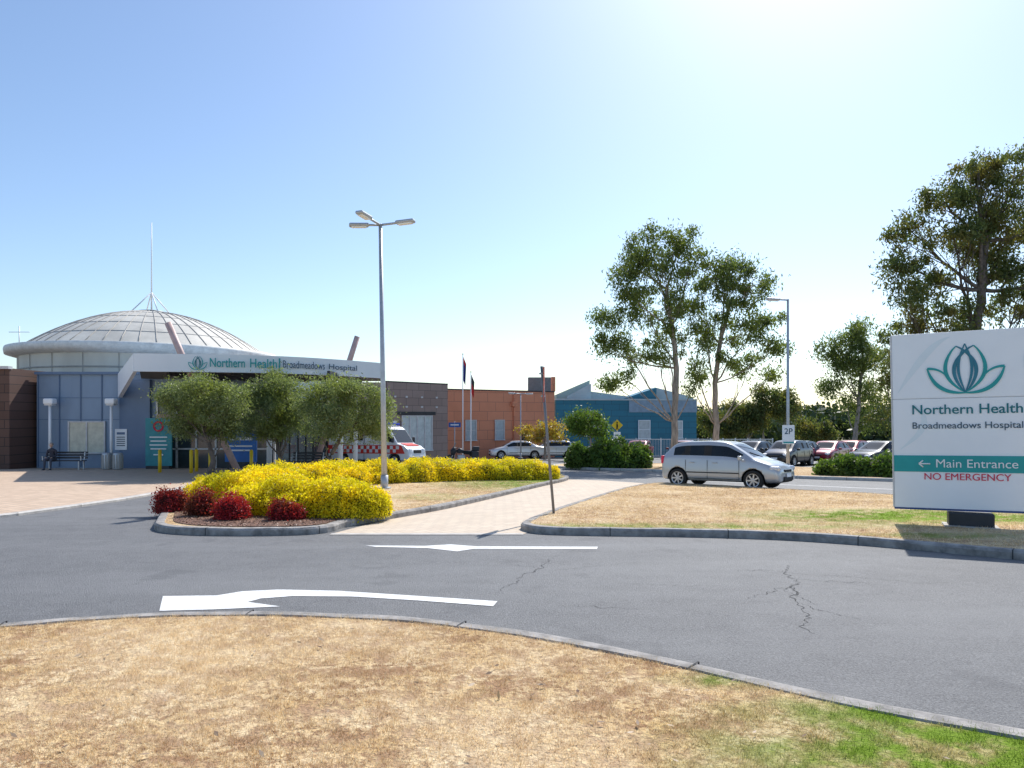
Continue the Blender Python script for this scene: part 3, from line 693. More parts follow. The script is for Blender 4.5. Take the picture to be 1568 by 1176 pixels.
def person(loc,rz):
    e=empty('seated_person',loc,rz)
    cl=mat('dark_clothes',(.05,.05,.07),.85); tr=mat('trousers',(.08,.085,.11),.85); sk=mat('skin',(.60,.40,.30),.55); hr=mat('grey_hair',(.25,.23,.21),.8)
    v=[(0,0,.57),(0,-.02,.74),(0,-.05,.92),(0,-.07,1.03),(0,-.09,1.12),
       (.18,-.05,.99),(.23,-.08,.74),(.13,-.28,.66),(-.18,-.05,.99),(-.23,-.08,.74),(-.13,-.28,.66)]
    ed=[(0,1),(1,2),(2,3),(3,4),(3,5),(5,6),(6,7),(3,8),(8,9),(9,10)]
    skin('torso',v,ed,[(.16,.12),(.15,.11),(.17,.11),(.12,.09),.05,.07,.05,.035,.07,.05,.035],cl,e)
    v=[(0,0,.56),(.10,-.06,.55),(.13,-.42,.56),(.13,-.40,.12),(.13,-.52,.06),(-.10,-.06,.55),(-.14,-.42,.56),(-.15,-.44,.12),(-.16,-.56,.06)]
    skin('legs',v,[(0,1),(1,2),(2,3),(3,4),(0,5),(5,6),(6,7),(7,8)],[(.14,.11),.09,.065,.045,.04,.09,.065,.045,.04],tr,e)
    for s in(-1,1): box('shoe',(s*.145,-.52,.04),(.09,.26,.08),M_black,e,.03)
    hv=lathe('head',[(0,-.115),(.035,-.11),(.055,-.08),(.07,-.03),(.077,.03),(.07,.08),(.04,.11),(0,.12)],sk,e,20); hv.location=(0,-.12,1.25); hv.scale=(.95,1.15,1); hv.rotation_euler=(.15,0,0)
    h2=lathe('hair',[(.079,.0),(.083,.04),(.078,.085),(.045,.122),(0,.132)],hr,e,20); h2.location=(0,-.10,1.255); h2.scale=(1,1.15,1); h2.rotation_euler=(-.1,0,0)
    tube('nose',[(0,-.205,1.27),(0,-.225,1.235)],[.008,.014],sk,e,6)
    for s in(-1,1):
        box('eye',(s*.03,-.203,1.275),(.018,.01,.008),M_black,e); box('ear',(s*.075,-.11,1.25),(.015,.03,.05),sk,e,.006)
        hx=s*.13; base=(hx,-.29,.65)
        skin('palm',[base,(hx,-.35,.645)],[(0,1)],[.028,.03],sk,e)
        for fi,(off,ln) in enumerate(((-.027,.06),(-.009,.072),(.009,.068),(.027,.052))):
            skin('finger',[(hx+off,-.355,.65),(hx+off,-.355-ln*.6,.648),(hx+off,-.355-ln,.625)],[(0,1),(1,2)],[.009,.008,.007],sk,e)
        skin('thumb',[(hx-s*.02,-.31,.65),(hx-s*.05,-.34,.645),(hx-s*.055,-.375,.635)],[(0,1),(1,2)],[.011,.009,.008],sk,e)
    box('mouth',(0,-.205,1.205),(.035,.008,.006),M_red,e)
person((-22.85,33.95,gz(34)+.02),.1)

# brown service wing right
M_brown2=brickmat('brown_panels',(.30,.22,.19),(.36,.27,.235),(.14,.11,.10),1.,1.1,.55,0,.015,axes='obj')
B=empty('brown_wing_building')
W=wall('front_wall',-8.6,47,-4.8,51,-2.6,3.88,M_brown2,6,B)
wall('side_wall',-17,45,-8.75,46.9,-2.6,3.85,M_brown2,3,B)
wall('side_glazing',-14,45.62,-9.2,46.72,-1.6,1.6,M_wglass,.1,B)
wall('parapet',-8.62,46.97,-4.78,51.0,3.88,3.97,M_dark,.3,B)
ang=math.atan2(4,3.8)
for t,wd in((.47,2.7),):
    x=-8.6+3.8*t; y=47+4*t
    window(x+.03*math.sin(ang),y-.03*math.cos(ang),.3,wd,2.5,4,1,B,mat('window_pale',(.55,.62,.62),.2),M_frame,ang)
wall('window_head',-8.0,47.53,-5.6,50.07,1.62,1.85,M_dark,.2,B)
for t in(.12,.3,.55,.8): 
    for zz in(2.2,2.9): box('feature_tile',(-8.6+3.8*t+.02,47+4*t-.02,zz),(.16,.06,.12),M_frame,B,rz=ang)
box('base_white_panel',(-8.2,47.35,-.3),(.5,.08,3),M_panelw,B,rz=ang)
# orange building
M_or=brickmat('orange_cladding',(.80,.31,.17),(.74,.28,.15),(.46,.17,.11),1.,1.6,.8,0,.02,axes='obj',rough=.6)
O=empty('orange_building')
W=wall('front_wall',-5.3,56,3.85,61.8,-3,3.7,M_or,8,O)
wall('parapet',-5.32,55.95,3.86,61.76,3.7,3.8,M_dark,.3,O)
ao=math.atan2(5.8,9.15)
def onw(t): return -5.3+9.15*t, 56+5.8*t
for t,w_,h_ in((.20,1.0,1.7),(.46,.9,1.7),(.87,.7,1.5)):
    x,y=onw(t); window(x+.04*math.sin(ao),y-.04*math.cos(ao),.35,w_,h_,1,2,O,mat('window_blue',(.45,.52,.55),.2),M_frame,ao)
x,y=onw(.60); box('downpipe',(x,y-.1,1.5),(.12,.12,4.4),M_or,O,rz=ao); box('rainhead',(x,y-.15,2.6),(.5,.3,.4),M_or,O,rz=ao)
x,y=onw(.72); box('entry_recess',(x,y-.05,-.9),(.9,.14,2.2),M_dark,O,rz=ao)
box('plant_room',(2.7,66,4.4),(2.3,2,1.7),mat('plant_dark',(.16,.20,.21),.6),O)
box('orange_fin',(3.75,62.2,4.45),(.35,1,1.3),M_or,O)
# teal building
M_tb=brickmat('teal_cladding',(.03,.22,.32),(.025,.19,.28),(.02,.10,.15),1.,1.5,.55,0,.02,axes='obj',rough=.5)
M_zinc=mat('zinc_roof',(.50,.57,.60),.45,.1,.08,1)
M_zing=mat('green_zinc',(.42,.56,.52),.5,0,.08,1)
T=empty('teal_building')
wall('front_wall',3.95,62,17.3,64,-3.2,3.0,M_tb,9,T)
at_=math.atan2(2,13.35)
def wedge(name,X0,X1,zl,zr,zb_,m,y=63.2,depth=6):
    k=y/1045; x0=(X0-784)*k; x1=(X1-784)*k
    V=[(x0,y,zb_),(x1,y,zb_),(x1,y,zr),(x0,y,zl)]; V+=[(a,b+depth,c) for a,b,c in V]
    return obj(name,V,[(0,1,2,3),(7,6,5,4),(0,4,5,1),(1,5,6,2),(2,6,7,3),(3,7,4,0)],m,T)
wedge('clerestory',852,903,3.6,4.95,2.9,M_zing,64.5)
wedge('clerestory_b',868,905,3.4,4.6,2.9,M_zinc,64.0)
wedge('roof_a',905,965,3.9,3.4,2.9,M_zinc,65)
wedge('roof_b',955,1005,3.2,4.25,2.9,M_tb,64.7)
wedge('roof_c',1003,1062,4.3,3.35,2.9,M_zinc,65.2)
wall('roof_edge',3.9,61.9,17.35,63.9,3.0,3.14,M_zinc,.6,T)
wall('pale_upper_wall',10.8,62.93,17.32,63.93,1.9,2.98,mat('pale_blue',(.28,.38,.48),.5),.12,T)
for t,w_,h_ in((.62,1.1,1.7),(.86,.9,1.6),(.25,1.4,1.2)):
    x=3.95+13.35*t; y=62+2*t; window(x,y-.08,.3,w_,h_,1,2,T,mat('window_pale2',(.58,.63,.64),.2),M_panelw,at_)
# fence
e=empty('white_fence')
fm=mat('fence_paint',(.75,.77,.76),.5)
for i in range(13):
    x=9+i*1.0; box('post',(x,55,gz(55)+.85),(.07,.07,1.7),fm,e)
for zz in(.25,1.6): box('rail',(15,55,gz(55)+zz),(12,.05,.05),fm,e)
for i in range(96): box('picket',(9.06+i*.125,55.03,gz(55)+.92),(.02,.02,1.35),fm,e)

# ------------------------------------------------------------ street furniture
def lamp(x,y,h,heads,r=.085,lean=0.):
    e=empty('street_lamp',(x,y,gz(y)))
    tube('pole',[(0,0,0),(lean*.3,0,h*.35),(lean,0,h)],[r,r*.85,r*.6],M_steel,e,14)
    box('base_plate',(0,0,.13),(.34,.34,.04),M_steel,e); tube('base_sleeve',[(0,0,.0),(0,0,.5)],r*1.25,M_steel,e,14)
    for (dx,dy,L,dz) in heads:
        d=Vector((dx,dy,0)).normalized()
        p0=Vector((lean,0,h-.03)); p1=p0+d*L*.4+Vector((0,0,dz*.4)); p2=p0+d*L*.55+Vector((0,0,dz*.55))
        tube('arm',[p0,p1,p2],.035,M_steel,e,8)
        c=p0+d*(L*.8)+Vector((0,0,dz*.85))
        o=box('luminaire',c,(.56,.24,.10),M_steel,e,.04,rz=math.atan2(d.y,d.x),ry=-math.atan2(dz,L))
        o=box('lens',c+Vector((0,0,-.058)),(.42,.17,.03),M_panelw,e,.01,rz=math.atan2(d.y,d.x),ry=-math.atan2(dz,L))
    return e
lamp(-3.68,19.7,7.75,[(1,-.2,.95,.06),(-1,-.25,.75,-.05),(-.35,-1,1.1,.05)],.085,-.12)
lamp(11.72,29,7.5,[(-1,.1,.75,.05)],.075)
lamp(.7,55,3.5+1.8,[(-1,0,.9,.05),(1,-.2,.9,0)],.06)
def plate(parent,cx,y,cz,w,h,m,b=.004,rz=0.,name='sign_plate'):
    return box(name,(cx,y,cz),(w,.012,h),m,parent,b,rz=rz)
e=empty('parking_sign',(11.68,28.85,gz(28.85)))
plate(e,0,0,1.75,.52,.80,M_panelw); plate(e,0,-.01,1.42,.44,.06,M_teal,name='bar'); text('lettering','2P',M_txtdk,e,0,1.88,-.012,.34,.005); tube('bracket',[(0,.03,1.2),(0,.03,2.2)],.02,M_steel,e,6)
e=empty('pedestrian_sign',(5.85,38,gz(38)))
tube('post',[(0,0.03,0),(0,.03,2.6)],.035,M_steel,e,8)
o=plate(e,0,0,2.35,.46,.46,M_yel); o.rotation_euler=(0,math.radians(45),0)
tube('figure_body',[(0,-.01,2.22),(0,-.01,2.42)],.045,M_black,e,6); tube('figure_leg',[(0,-.01,2.22),(.07,-.01,2.1)],.02,M_black,e,5); tube('figure_leg',[(0,-.01,2.22),(-.07,-.01,2.1)],.02,M_black,e,5); tube('figure_head',[(0,-.01,2.45),(0,-.01,2.53)],.035,M_black,e,6)
plate(e,0,0,1.55,.38,.85,M_panelw); text('lettering','50',M_txtdk,e,0,1.72,-.012,.26,.005); plate(e,0,-.008,1.35,.3,.1,M_txtdk,name='bar')
e=empty('direction_sign',(-4.2,50,gz(50))); tube('post',[(0,.02,0),(0,.02,2.9)],.03,M_steel,e,8); plate(e,0,0,2.65,.9,.35,mat('sign_blue',(.03,.10,.35),.5)); plate(e,0,-.01,2.65,.6,.08,M_txtw,name='lettering_bar')
e=empty('traffic_sign',(.80,13.05,gz(13.05)+.1))
tube('post',[(0,0,0),(-.12,0,1.4),(-.235,0,2.82)],.027,mat('post_grey',(.22,.22,.23),.5,.3),e,10)
o=box('sign_plate',(-.20,-.045,2.47),(.45,.012,.68),mat('sign_back_grey',(.15,.15,.16),.5,.3),e); o.rotation_euler=(0,math.radians(-4.5),math.radians(84))
o=box('sign_face',(-.190,-.045,2.47),(.43,.006,.66),mat('sign_dull_red',(.40,.05,.03),.5),e); o.rotation_euler=(0,math.radians(-4.5),math.radians(84))
for zz in(2.25,2.68): box('bracket',(-.13-.083*(zz-1.4)/1.0,0,zz),(.09,.06,.03),M_steel,e)
# hospital entrance sign board
sg=empty('hospital_sign',(6.45,11.5,0),math.atan2(-.8,1.58))
roll=math.radians(-1.0)
sgb=empty('board',(0,0,0)); sgb.parent=sg; sgb.rotation_euler=(0,roll,0)
WB=2.10
box('panel_lower',(WB/2,.05,.8825),(WB,.10,1.805),M_panelw,sgb,.004)
box('panel_upper',(WB/2,.05,2.3325),(WB,.10,1.075),M_panelw,sgb,.004)
box('joint',(WB/2,.06,1.79),(WB-.02,.08,.02),M_frame,sgb)
box('bottom_trim',(WB/2,.05,-.035),(WB+.01,.11,.03),mat('trim_blue',(.03,.07,.22),.5),sgb)
box('side_trim',(-.012,.05,1.42),(.02,.11,2.88),M_frame,sgb)
box('teal_band',(WB/2,-.004,.715),(WB-.002,.012,.27),M_teal,sgb)
text('heading','Northern Health',M_tealtxt,sgb,1.03,1.60,-.006,1.50,.008)
text('subheading','Broadmeadows Hospital',M_txtdk,sgb,1.03,1.34,-.006,1.50,.0)
text('direction_text','Main Entrance',M_txtw,sgb,1.15,.715,-.016,1.10,0)
text('notice_text','NO EMERGENCY',M_red,sgb,1.02,.50,-.006,1.18,0)
tube('arrow_shaft',[(.36,-.016,.715),(.52,-.016,.715)],.012,M_txtw,sgb,6)
for s in(-1,1): tube('arrow_head',[(.36,-.016,.715),(.42,-.016,.715+s*.055)],.012,M_txtw,sgb,6)
M_leafd=mat('logo_navy',(.03,.20,.28),.5)
logo(sgb,1.03,2.27,.42,-.008,[M_teal,M_leafd])
ribbon('pale_leaf',[(.08+.75*t,1.9+.9*math.sin(t*1.4)) for t in np.linspace(0,1,16)],lambda t:.10*math.sin(math.pi*t)+.01,M_pale,sgb,-.0025)
ribbon('pale_leaf',[(WB-.05-.2*math.sin(t*3),1.85+.95*t) for t in np.linspace(0,1,16)],lambda t:.10*math.sin(math.pi*t)+.01,M_pale,sgb,-.0025)
ribbon('pale_leaf',[(.1+.35*math.sin(t*2.5),.95+.75*t) for t in np.linspace(0,1,16)],lambda t:.08*math.sin(math.pi*t)+.01,M_pale,sgb,-.0025)
box('plinth',(WB/2+.02,.06,-.2),(.62,.30,.30),M_dark,sg,.02); box('plinth_foot',(WB/2+.02,.06,-.29),(.75,.45,.06),M_kerbl,sg)
for s in(.35,WB-.35): box('rear_post',(s,.16,1.35),(.1,.1,2.6),M_steel,sg)
def flag(x,y,h,bands):
    e=empty('flagpole',(x,y,gz(y))); tube('pole',[(0,0,0),(0,0,h)],[.05,.03],M_panelw,e,10)
    tube('finial',[(0,0,h),(0,0,h+.1)],[.05,.02],M_yel,e,8)
    n=10; zt_=h-.15; z0=zt_
    for bi,(m,hh) in enumerate(bands):
        V=[];F=[]
        for j in range(7):
            zz=z0-hh*j/6
            for i in range(n+1):
                u=i/n; k=(zt_-zz)/2.2
                V.append((.03+u*.22*(1-.35*k)+.0*k,.09*math.sin(u*9+k*2)*u,zz-u*.55*(1-k*.3)))
        for j in range(6):
            for i in range(n): a=j*(n+1)+i; F.append((a,a+1,a+n+2,a+n+1))
        obj('flag_cloth',V,F,m,e,True); z0-=hh
M_navy=mat('flag_navy',(.02,.03,.20),.7); M_fr=mat('flag_red',(.65,.03,.03),.7)
flag(-3.60,50,7.8,[(M_fr,.35),(M_navy,1.4)]); flag(-2.95,49,6.4,[(M_dark,.6),(M_fr,.7)])

# ------------------------------------------------------------ vehicles
def place(e,x,y,ang):
    f=Vector((math.cos(ang),math.sin(ang),0)); n=Vector((0,S,1)).normalized()
    f=(f-n*f.dot(n)).normalized(); l=n.cross(f)
    e.matrix_world=Matrix(((f.x,l.x,n.x,x),(f.y,l.y,n.y,y),(f.z,l.z,n.z,gz(y)+.002),(0,0,0,1)))
HATCH=[(-1.92,.68,.36,.78,.84,.60),(-1.88,.77,.25,.90,.95,.68),(-1.84,.79,.22,.94,1.02,.69),(-1.62,.82,.21,.945,1.26,.62),(-1.46,.825,.21,.945,1.38,.61),(-1.30,.83,.21,.945,1.425,.61),(-1.06,.835,.21,.94,1.455,.61),(-1.00,.835,.21,.938,1.46,.61),(-.33,.835,.21,.925,1.475,.61),(-.26,.835,.21,.923,1.475,.61),(.26,.835,.21,.915,1.445,.61),(.40,.835,.21,.91,1.395,.61),(.84,.83,.21,.90,1.13,.66),(1.10,.82,.21,.87,.96,.68),(1.20,.815,.21,.86,.93,.68),(1.50,.80,.21,.79,.85,.64),(1.74,.77,.22,.69,.755,.60),(1.86,.72,.24,.59,.655,.58),(1.91,.64,.30,.49,.55,.52)]
HWIN=[(4,6),(7,8),(9,12)]
SEDAN=[(-2.25,.70,.34,.78,.84,.60),(-2.2,.80,.25,.90,.95,.66),(-2.0,.84,.22,.93,1.0,.68),(-1.62,.86,.21,.94,1.03,.68),(-1.50,.86,.21,.94,1.06,.67),(-1.0,.87,.21,.93,1.35,.62),(-.85,.87,.21,.93,1.40,.62),(-.30,.87,.21,.92,1.44,.62),(-.22,.87,.21,.92,1.44,.62),(.35,.87,.21,.91,1.43,.62),(.50,.87,.21,.91,1.39,.62),(1.02,.86,.21,.90,1.08,.67),(1.25,.86,.21,.88,.96,.68),(1.40,.85,.21,.86,.92,.68),(1.8,.84,.21,.80,.86,.66),(2.05,.80,.22,.70,.76,.62),(2.18,.74,.25,.58,.64,.58),(2.24,.66,.32,.48,.54,.52)]
SWIN=[(5,7),(8,11)]
def car(name,x,y,ang,color,kind='hatch',sc=1.,zs=1.,detail=False):
    e=empty(name)
    Sx=HATCH if kind=='hatch' else SEDAN; WN=HWIN if kind=='hatch' else SWIN
    wsx=(11,13) if kind=='hatch' else (10,12); rsx=(2,4) if kind=='hatch' else (4,5)
    paint=mat('car_paint',color,.28,.35 if max(color)>.3 and min(color)>.2 else .1,.02,1,coat=.6)
    V=[];F=[];MI=[]
    for (xx,w_,zb_,zs_,zr_,wr_) in Sx:
        z1=zs_+.02 if zr_-zs_>.15 else zs_+(zr_-zs_)*.3; z2=zr_-.055 if zr_-zs_>.2 else zs_+(zr_-zs_)*.75
        f2=(z2-zs_)/max(zr_-zs_,.01); f1=(z1-zs_)/max(zr_-zs_,.01)
        lr=lambda f:(w_-.035)*(1-f)+wr_*f
        half=[(0,zb_),(w_-.12,zb_),(w_-.015,zb_+.07),(w_,.42),(w_,.62 if zs_>.7 else zs_-.08),(w_-.035,zs_),(lr(f1),z1),(lr(f2),z2),(wr_,zr_-.01),(wr_-.07,zr_+.015),(0,zr_+.035)]
        ring=[(p[0],p[1]) for p in half]+[(-p[0],p[1]) for p in half[-2:0:-1]]
        V+=[(xx,a,b) for a,b in ring]
    R=len(V)//len(Sx)
    for i in range(len(Sx)-1):
        for k in range(R):
            k2=(k+1)%R; F.append((i*R+k,(i+1)*R+k,(i+1)*R+k2,i*R+k2))
            mi=0; kk=min(k,R-1-k)
            if kk==6:
                if any(a<=i<b for a,b in WN): mi=1
                elif WN[0][0]<=i<WN[-1][1]: mi=2
            if kk==9 and (wsx[0]<=i<wsx[1] or rsx[0]<=i<rsx[1]): mi=1
            if kk==0: mi=2
            MI.append(mi)
    F.append(tuple(range(R))); MI.append(0); F.append(tuple(range((len(Sx)-1)*R,len(Sx)*R))[::-1]); MI.append(0)
    b=obj('body',V,F,[paint,M_glass,M_black],e,True)
    b.data.polygons.foreach_set('material_index',MI)
    fixn(b)
    sb=b.modifiers.new('sub','SUBSURF'); sb.levels=sb.render_levels=2
    ax=(1.14,-1.30) if kind=='hatch' else (1.38,-1.32); rw=.30 if kind=='hatch' else .32; wy=(.75 if kind=='hatch' else .78)
    V=[];F=[]
    for a in ax:
        for s in(-1,1):
            v,f=tubegeo([(a,s*.52,rw),(a,s*1.1,rw)],[rw+.055]*2,24,len(V)); V+=v;F+=f
    ct=obj('arch_cutter',V,F,[M_black],e); fixn(ct)
    bm=b.modifiers.new('arch','BOOLEAN'); bm.object=ct; bm.operation='DIFFERENCE'; bm.solver='EXACT'
    dg=bpy.context.evaluated_depsgraph_get(); ev=b.evaluated_get(dg); nm=bpy.data.meshes.new_from_object(ev)
    b.modifiers.clear(); b.data=nm
    bpy.data.objects.remove(ct)
    for a in ax:
        for s in(-1,1):
            w_=empty('wheel',(a,s*wy,rw)); w_.parent=e; w_.rotation_euler=(0,rnd.random(),0 if s<0 else math.pi)
            lathe('tyre',[(rw*.66,-.07),(rw*.9,-.095),(rw*.985,-.075),(rw,0),(rw*.985,.075),(rw*.9,.095),(rw*.66,.07)],M_black,w_,28,'y')
            lathe('rim',[(rw*.68,-.085),(rw*.62,-.08),(rw*.58,-.03),(.06,-.03),(.055,-.075),(0,-.08)],M_dark,w_,28,'y')
            lathe('rim_lip',[(rw*.68,-.088),(rw*.6,-.088),(rw*.6,-.06)],M_alloy,w_,28,'y')
            for k in range(7):
                t=2*math.pi*k/7; box('spoke',(rw*.34*math.cos(t),-.065,rw*.34*math.sin(t)),(rw*.56,.03,.045),M_alloy,w_,ry=-t)
            box('hub',(0,-.07,0),(.1,.03,.1),M_alloy,w_,.02)
    fx=1.86 if kind=='hatch' else 2.18; rx=-1.87 if kind=='hatch' else -2.2
    for s in(-1,1):
        o=box('headlight',(fx-.15,s*.60,.655),(.34,.28,.16),M_panelw if not detail else mat('lamp_clear',(.7,.72,.75),.08,.3),e,.06,rz=-s*.35)
        o=box('tail_light',(rx+.02,s*.70,.88),(.10,.16,.26),M_red,e,.03,rz=s*.3)
        box('mirror',((.80 if kind=='hatch' else .95),s*.93,.97),(.12,.18,.13),paint,e,.03)
        box('fog_lamp',(fx+.0,s*.52,.36),(.06,.13,.08),M_dark,e,.02)
        wW=.838 if kind=='hatch' else .872
        xs_=(-1.02,-.29,.72) if kind=='hatch' else (-1.0,-.25,.9)
        for xx in xs_: box('door_gap',(xx,s*(wW-.006),.60),(.008,.012,.58),M_black,e)
        box('sill_gap',(-.15,s*(wW-.012),.31),(1.75,.012,.012),M_black,e)
        for xx in(xs_[0]+.22,xs_[1]+.25): box('door_handle',(xx,s*(wW+.002),.81),(.16,.03,.03),paint,e,.01)
        box('rub_strip',(-.15,s*(wW+.0),.50),(1.75,.02,.035),M_dark,e,.008)
    box('grille',(fx+.03,0,.59),(.05,.62,.08),M_black,e,.015); box('lower_intake',(fx+.05,0,.36),(.05,.80,.11),M_black,e,.015)
    box('number_plate',(fx+.07,0,.46),(.02,.37,.11),M_panelw,e); box('number_plate_rear',(rx-.05,0,.62),(.02,.37,.11),M_panelw,e)
    tube('wiper',[((1.12 if kind=='hatch' else 1.2),.1,.99),((.88 if kind=='hatch' else 1.0),-.35,1.135)],.01,M_black,e,5)
    place(e,x,y,ang)
    e.scale=(sc,sc,sc*zs)
    return e
car('car',6.85,21.75,math.radians(-40),(.46,.49,.52),'hatch',1.0,1.0,True)
whites=(.78,.79,.80)
P=[(.4,56.5,math.radians(188),whites,'sedan'),(3.3,57.5,math.radians(185),whites,'hatch'),(7.6,57,math.radians(186),whites,'sedan'),
(9.3,50,math.radians(250),(.30,.03,.04),'hatch'),(11.2,44.5,math.radians(250),(.16,.02,.03),'hatch'),
(14.9,42,math.radians(225),(.03,.035,.045),'sedan'),(16.4,40.5,math.radians(225),(.02,.02,.025),'hatch'),(17.9,42.5,math.radians(225),(.03,.04,.07),'sedan'),(20.3,43.5,math.radians(225),(.30,.01,.03),'sedan'),
(22.6,45.5,math.radians(225),(.35,.02,.03),'hatch'),(24.8,46.5,math.radians(225),(.6,.6,.6),'sedan'),(20.2,37,math.radians(205),(.02,.025,.03),'sedan'),(27.2,48,math.radians(225),(.5,.5,.52),'sedan'),(24,39.5,math.radians(200),(.04,.06,.12),'hatch')]
for x,y,a,c,k in P: car('parked_car',x,y,a,c,k,1.02)

def ambulance(x,y,ang):
    e=empty('ambulance'); wp=mat('van_white',(.85,.86,.87),.3,0,.02,1,coat=.4); rd=mat('van_red',(.75,.04,.03),.4,0,.03)
    out=[(2.92,.30),(2.98,.55),(2.92,.95),(2.62,1.18),(2.15,1.32),(1.55,2.18),(1.30,2.36),(.6,2.44),(-2.7,2.44),(-2.85,2.36),(-2.92,1.3),(-2.92,.35)]
    def hw(z): return .98 if z<1.3 else .98-.12*(z-1.3)/1.15
    V=[(a,-hw(b),b) for a,b in out]+[(a,hw(b),b) for a,b in out]; n=len(out)
    F=[(0,1,2,3,4,10,11)[::-1],(4,5,6,7,8,9,10)[::-1],(0+n,1+n,2+n,3+n,4+n,10+n,11+n),(4+n,5+n,6+n,7+n,8+n,9+n,10+n)]
    F+=[(i,(i+1)%n,(i+1)%n+n,i+n) for i in range(n)]
    b=obj('body',V,F,[wp],e,False); fixn(b)
    bevel(b,.09,3,25)
    V=[];FF=[]
    for a in(1.95,-1.75):
        for s in(-1,1):
            v,f=tubegeo([(a,s*.6,.36),(a,s*1.2,.36)],[.43]*2,24,len(V)); V+=v;FF+=f
    ct=obj('cut',V,FF,M_black,e); fixn(ct)
    bm=b.modifiers.new('arch','BOOLEAN'); bm.object=ct; bm.solver='EXACT'
    nm=bpy.data.meshes.new_from_object(b.evaluated_get(bpy.context.evaluated_depsgraph_get())); b.modifiers.clear(); b.data=nm; bpy.data.objects.remove(ct)
    for a in(1.95,-1.75):
        for s in(-1,1):
            w_=empty('wheel',(a,s*.86,.35)); w_.parent=e; w_.rotation_euler=(0,0,0 if s<0 else math.pi)
            lathe('tyre',[(.22,-.09),(.31,-.11),(.345,-.08),(.35,0),(.345,.08),(.31,.11),(.22,.09)],M_black,w_,24,'y')
            lathe('rim',[(.23,-.09),(.2,-.04),(.08,-.04),(.07,-.09),(0,-.09)],M_alloy,w_,24,'y')
    d=Vector((1.55-2.15,0,2.18-1.32)).normalized(); nn=Vector((d.z,0,-d.x))
    def ws(t,yy): p=Vector((2.15,0,1.32)).lerp(Vector((1.55,0,2.18)),t)+nn*.012; return (p.x,yy,p.z)
    obj('windscreen',[ws(.05,-.86),ws(.05,.86),ws(.97,.78),ws(.97,-.78)],[(0,1,2,3)],M_glass,e)
    for s in(-1,1):
        def sd(a,z): return (a,s*(hw(z)+.012),z)
        obj('cab_window',[sd(1.95,1.42),sd(1.05,1.42),sd(1.05,2.05),sd(1.50,2.05)],[(0,1,2,3)],M_glass,e)
        obj('rear_window',[sd(-.3,1.5),sd(-1.3,1.5),sd(-1.3,2.0),sd(-.3,2.0)],[(0,1,2,3)],M_glass,e)
        obj('red_band',[(2.7,s*.992,.72),(-2.9,s*.992,.72),(-2.9,s*.992,1.22),(2.45,s*.992,1.22)],[(0,1,2,3)],rd,e)
        for r in range(2):
            for k in range(12):
                a=-2.75+k*.42+(r*.21); obj('checker',[(a,s*.997,.78+r*.2),(a+.21,s*.997,.78+r*.2),(a+.21,s*.997,.98+r*.2),(a,s*.997,.98+r*.2)],[(0,1,2,3)],wp,e)
        obj('roof_stripe',[sd(1.0,2.16),sd(-2.7,2.16),sd(-2.7,2.30),sd(1.0,2.30)],[(0,1,2,3)],rd,e)
        box('mirror',(1.95,s*1.15,1.55),(.12,.2,.35),M_dark,e,.04); tube('mirror_arm',[(1.9,s*.95,1.45),(1.95,s*1.1,1.5)],.02,M_dark,e,6)
        box('headlight',(2.86,s*.72,.88),(.22,.30,.26),M_panelw,e,.05); box('tail_light',(-2.93,s*.88,1.3),(.04,.1,.5),M_red,e)
        for xx in(.95,-.2): box('door_gap',(xx,s*.985,1.1),(.015,.03,1.6),M_black,e)
    box('grille',(2.95,0,.84),(.06,.8,.2),M_dark,e,.02); box('bumper',(2.97,0,.42),(.12,1.8,.24),M_dark,e,.05)
    box('number_plate',(3.04,0,.45),(.01,.38,.12),M_panelw,e)
    box('bonnet_stripe',(2.42,0,1.262),(.5,1.3,.02),rd,e,ry=.29)
    box('light_bar',(1.15,0,2.50),(.3,1.3,.13),mat('beacon_blue',(.02,.05,.45),.2),e,.04); box('light_bar_rear',(-2.6,0,2.50),(.2,1.2,.1),mat('beacon_red',(.5,.02,.02),.2),e,.03)
    place(e,x,y,ang); return e
ambulance(-8.35,42,math.radians(-24))
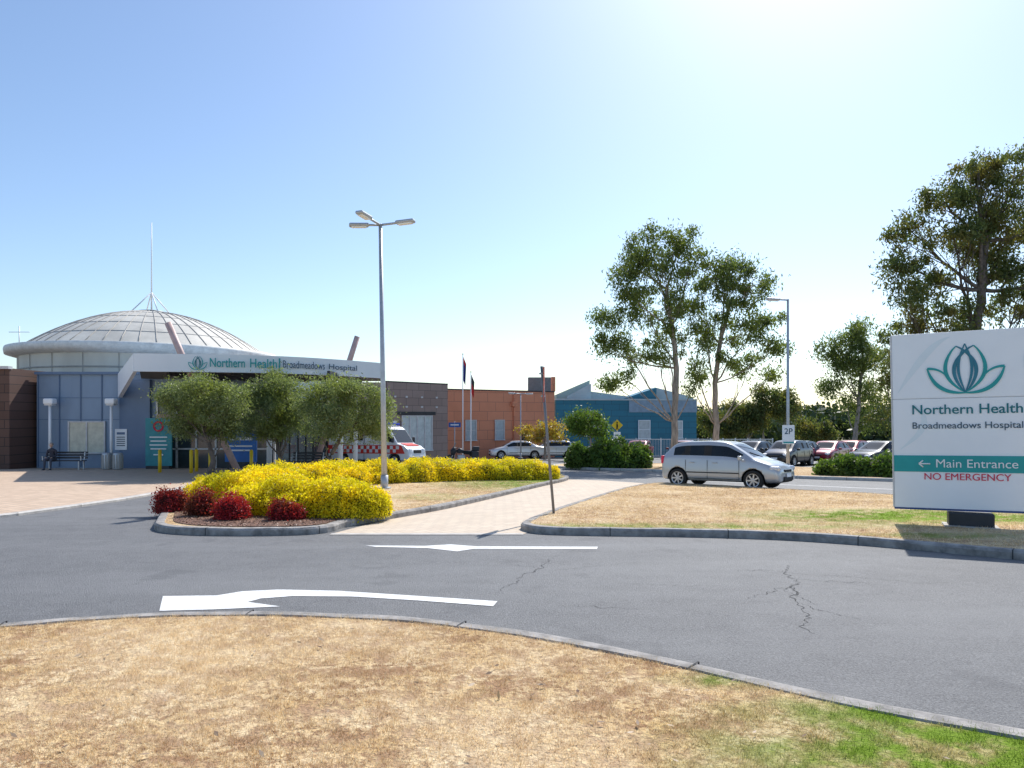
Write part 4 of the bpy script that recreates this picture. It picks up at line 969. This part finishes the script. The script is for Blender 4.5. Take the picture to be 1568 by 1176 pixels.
def motorcycle(x,y,ang):
    e=empty('motorcycle')
    for a in(-.7,.7):
        w_=empty('wheel',(a,0,.31)); w_.parent=e
        lathe('tyre',[(.22,-.05),(.29,-.055),(.31,0),(.29,.055),(.22,.05)],M_black,w_,24,'y'); lathe('rim',[(.23,-.02),(.05,-.03),(.05,.03),(.23,.02)],M_alloy,w_,24,'y')
    tube('tank',[(.32,0,.85),(.15,0,.92),(-.1,0,.86)],[.08,.17,.10],M_dark,e,12); tube('seat',[(-.1,0,.82),(-.45,0,.80),(-.75,0,.86)],[.11,.13,.09],M_black,e,10)
    tube('fork',[(.7,.08,.31),(.42,.08,1.0)],.03,M_steel,e,8); tube('fork',[(.7,-.08,.31),(.42,-.08,1.0)],.03,M_steel,e,8)
    tube('handlebar',[(.25,-.36,1.08),(.40,-.15,1.05),(.40,.15,1.05),(.25,.36,1.08)],.018,M_dark,e,8)
    box('engine',(.05,0,.48),(.45,.3,.38),M_steel,e,.06); tube('exhaust',[(.2,.16,.4),(-.3,.18,.32),(-.85,.18,.42)],[.03,.04,.05],M_alloy,e,8)
    tube('frame',[(.4,0,.95),(.25,0,.5),(-.2,0,.35),(-.7,0,.31)],.03,M_dark,e,8); lathe('headlight',[(0,.0),(.09,.0),(.1,-.05),(.05,-.12),(0,-.13)],M_alloy,e,16,'z').location=(.5,0,.95)
    obj('windshield',[(.5,-.18,1.05),(.5,.18,1.05),(.36,.13,1.38),(.36,-.13,1.38)],[(0,1,2,3)],M_glass,e); box('top_box',(-.82,0,1.02),(.36,.42,.28),M_dark,e,.05)
    for s in(-1,1): box('pannier',(-.72,s*.30,.72),(.42,.18,.32),M_dark,e,.04)
    tube('front_mudguard',[(.98,0,.48),(.75,0,.66),(.48,0,.55)],.05,M_dark,e,8)
    tube('fairing',[(.55,0,.62),(.5,0,.9),(.42,0,1.12)],[.10,.19,.08],M_dark,e,10)
    place(e,x,y,ang)
motorcycle(-2.9,39.5,math.radians(195))

# ------------------------------------------------------------ camera, light, sky
cam=bpy.data.cameras.new('camera'); co=bpy.data.objects.new('camera',cam); scn.collection.objects.link(co)
co.location=(0,0,1.5); co.rotation_euler=(math.radians(90),0,0); cam.lens=24; cam.sensor_width=36; cam.shift_y=50/1568; cam.clip_end=12000; cam.clip_start=.05
scn.camera=co
AZ=math.radians(25); EL=math.radians(47)
sun=bpy.data.lights.new('sun','SUN'); sun.energy=5.0; sun.angle=math.radians(.53); sun.color=(1,.96,.90)
so=bpy.data.objects.new('sun',sun); scn.collection.objects.link(so)
dv=Vector((math.sin(AZ)*math.cos(EL),math.cos(AZ)*math.cos(EL),math.sin(EL)))
so.rotation_euler=dv.to_track_quat('Z','Y').to_euler(); so.location=dv*60
w=bpy.data.worlds.new('World'); scn.world=w; w.use_nodes=True
nt=w.node_tree; bg=nt.nodes['Background']; sk=nt.nodes.new('ShaderNodeTexSky'); sk.sky_type='NISHITA'; sk.sun_disc=False
sk.sun_elevation=EL; sk.sun_rotation=AZ; sk.air_density=1.0; sk.dust_density=.8; sk.ozone_density=1.3; sk.altitude=50
nt.links.new(mixc(nt,1.0,sk.outputs[0],(1.02,1.09,1.16),'MULTIPLY'),bg.inputs[0]); bg.inputs[1].default_value=.15
scn.view_settings.view_transform='Standard'; scn.view_settings.look='None'; scn.view_settings.exposure=0
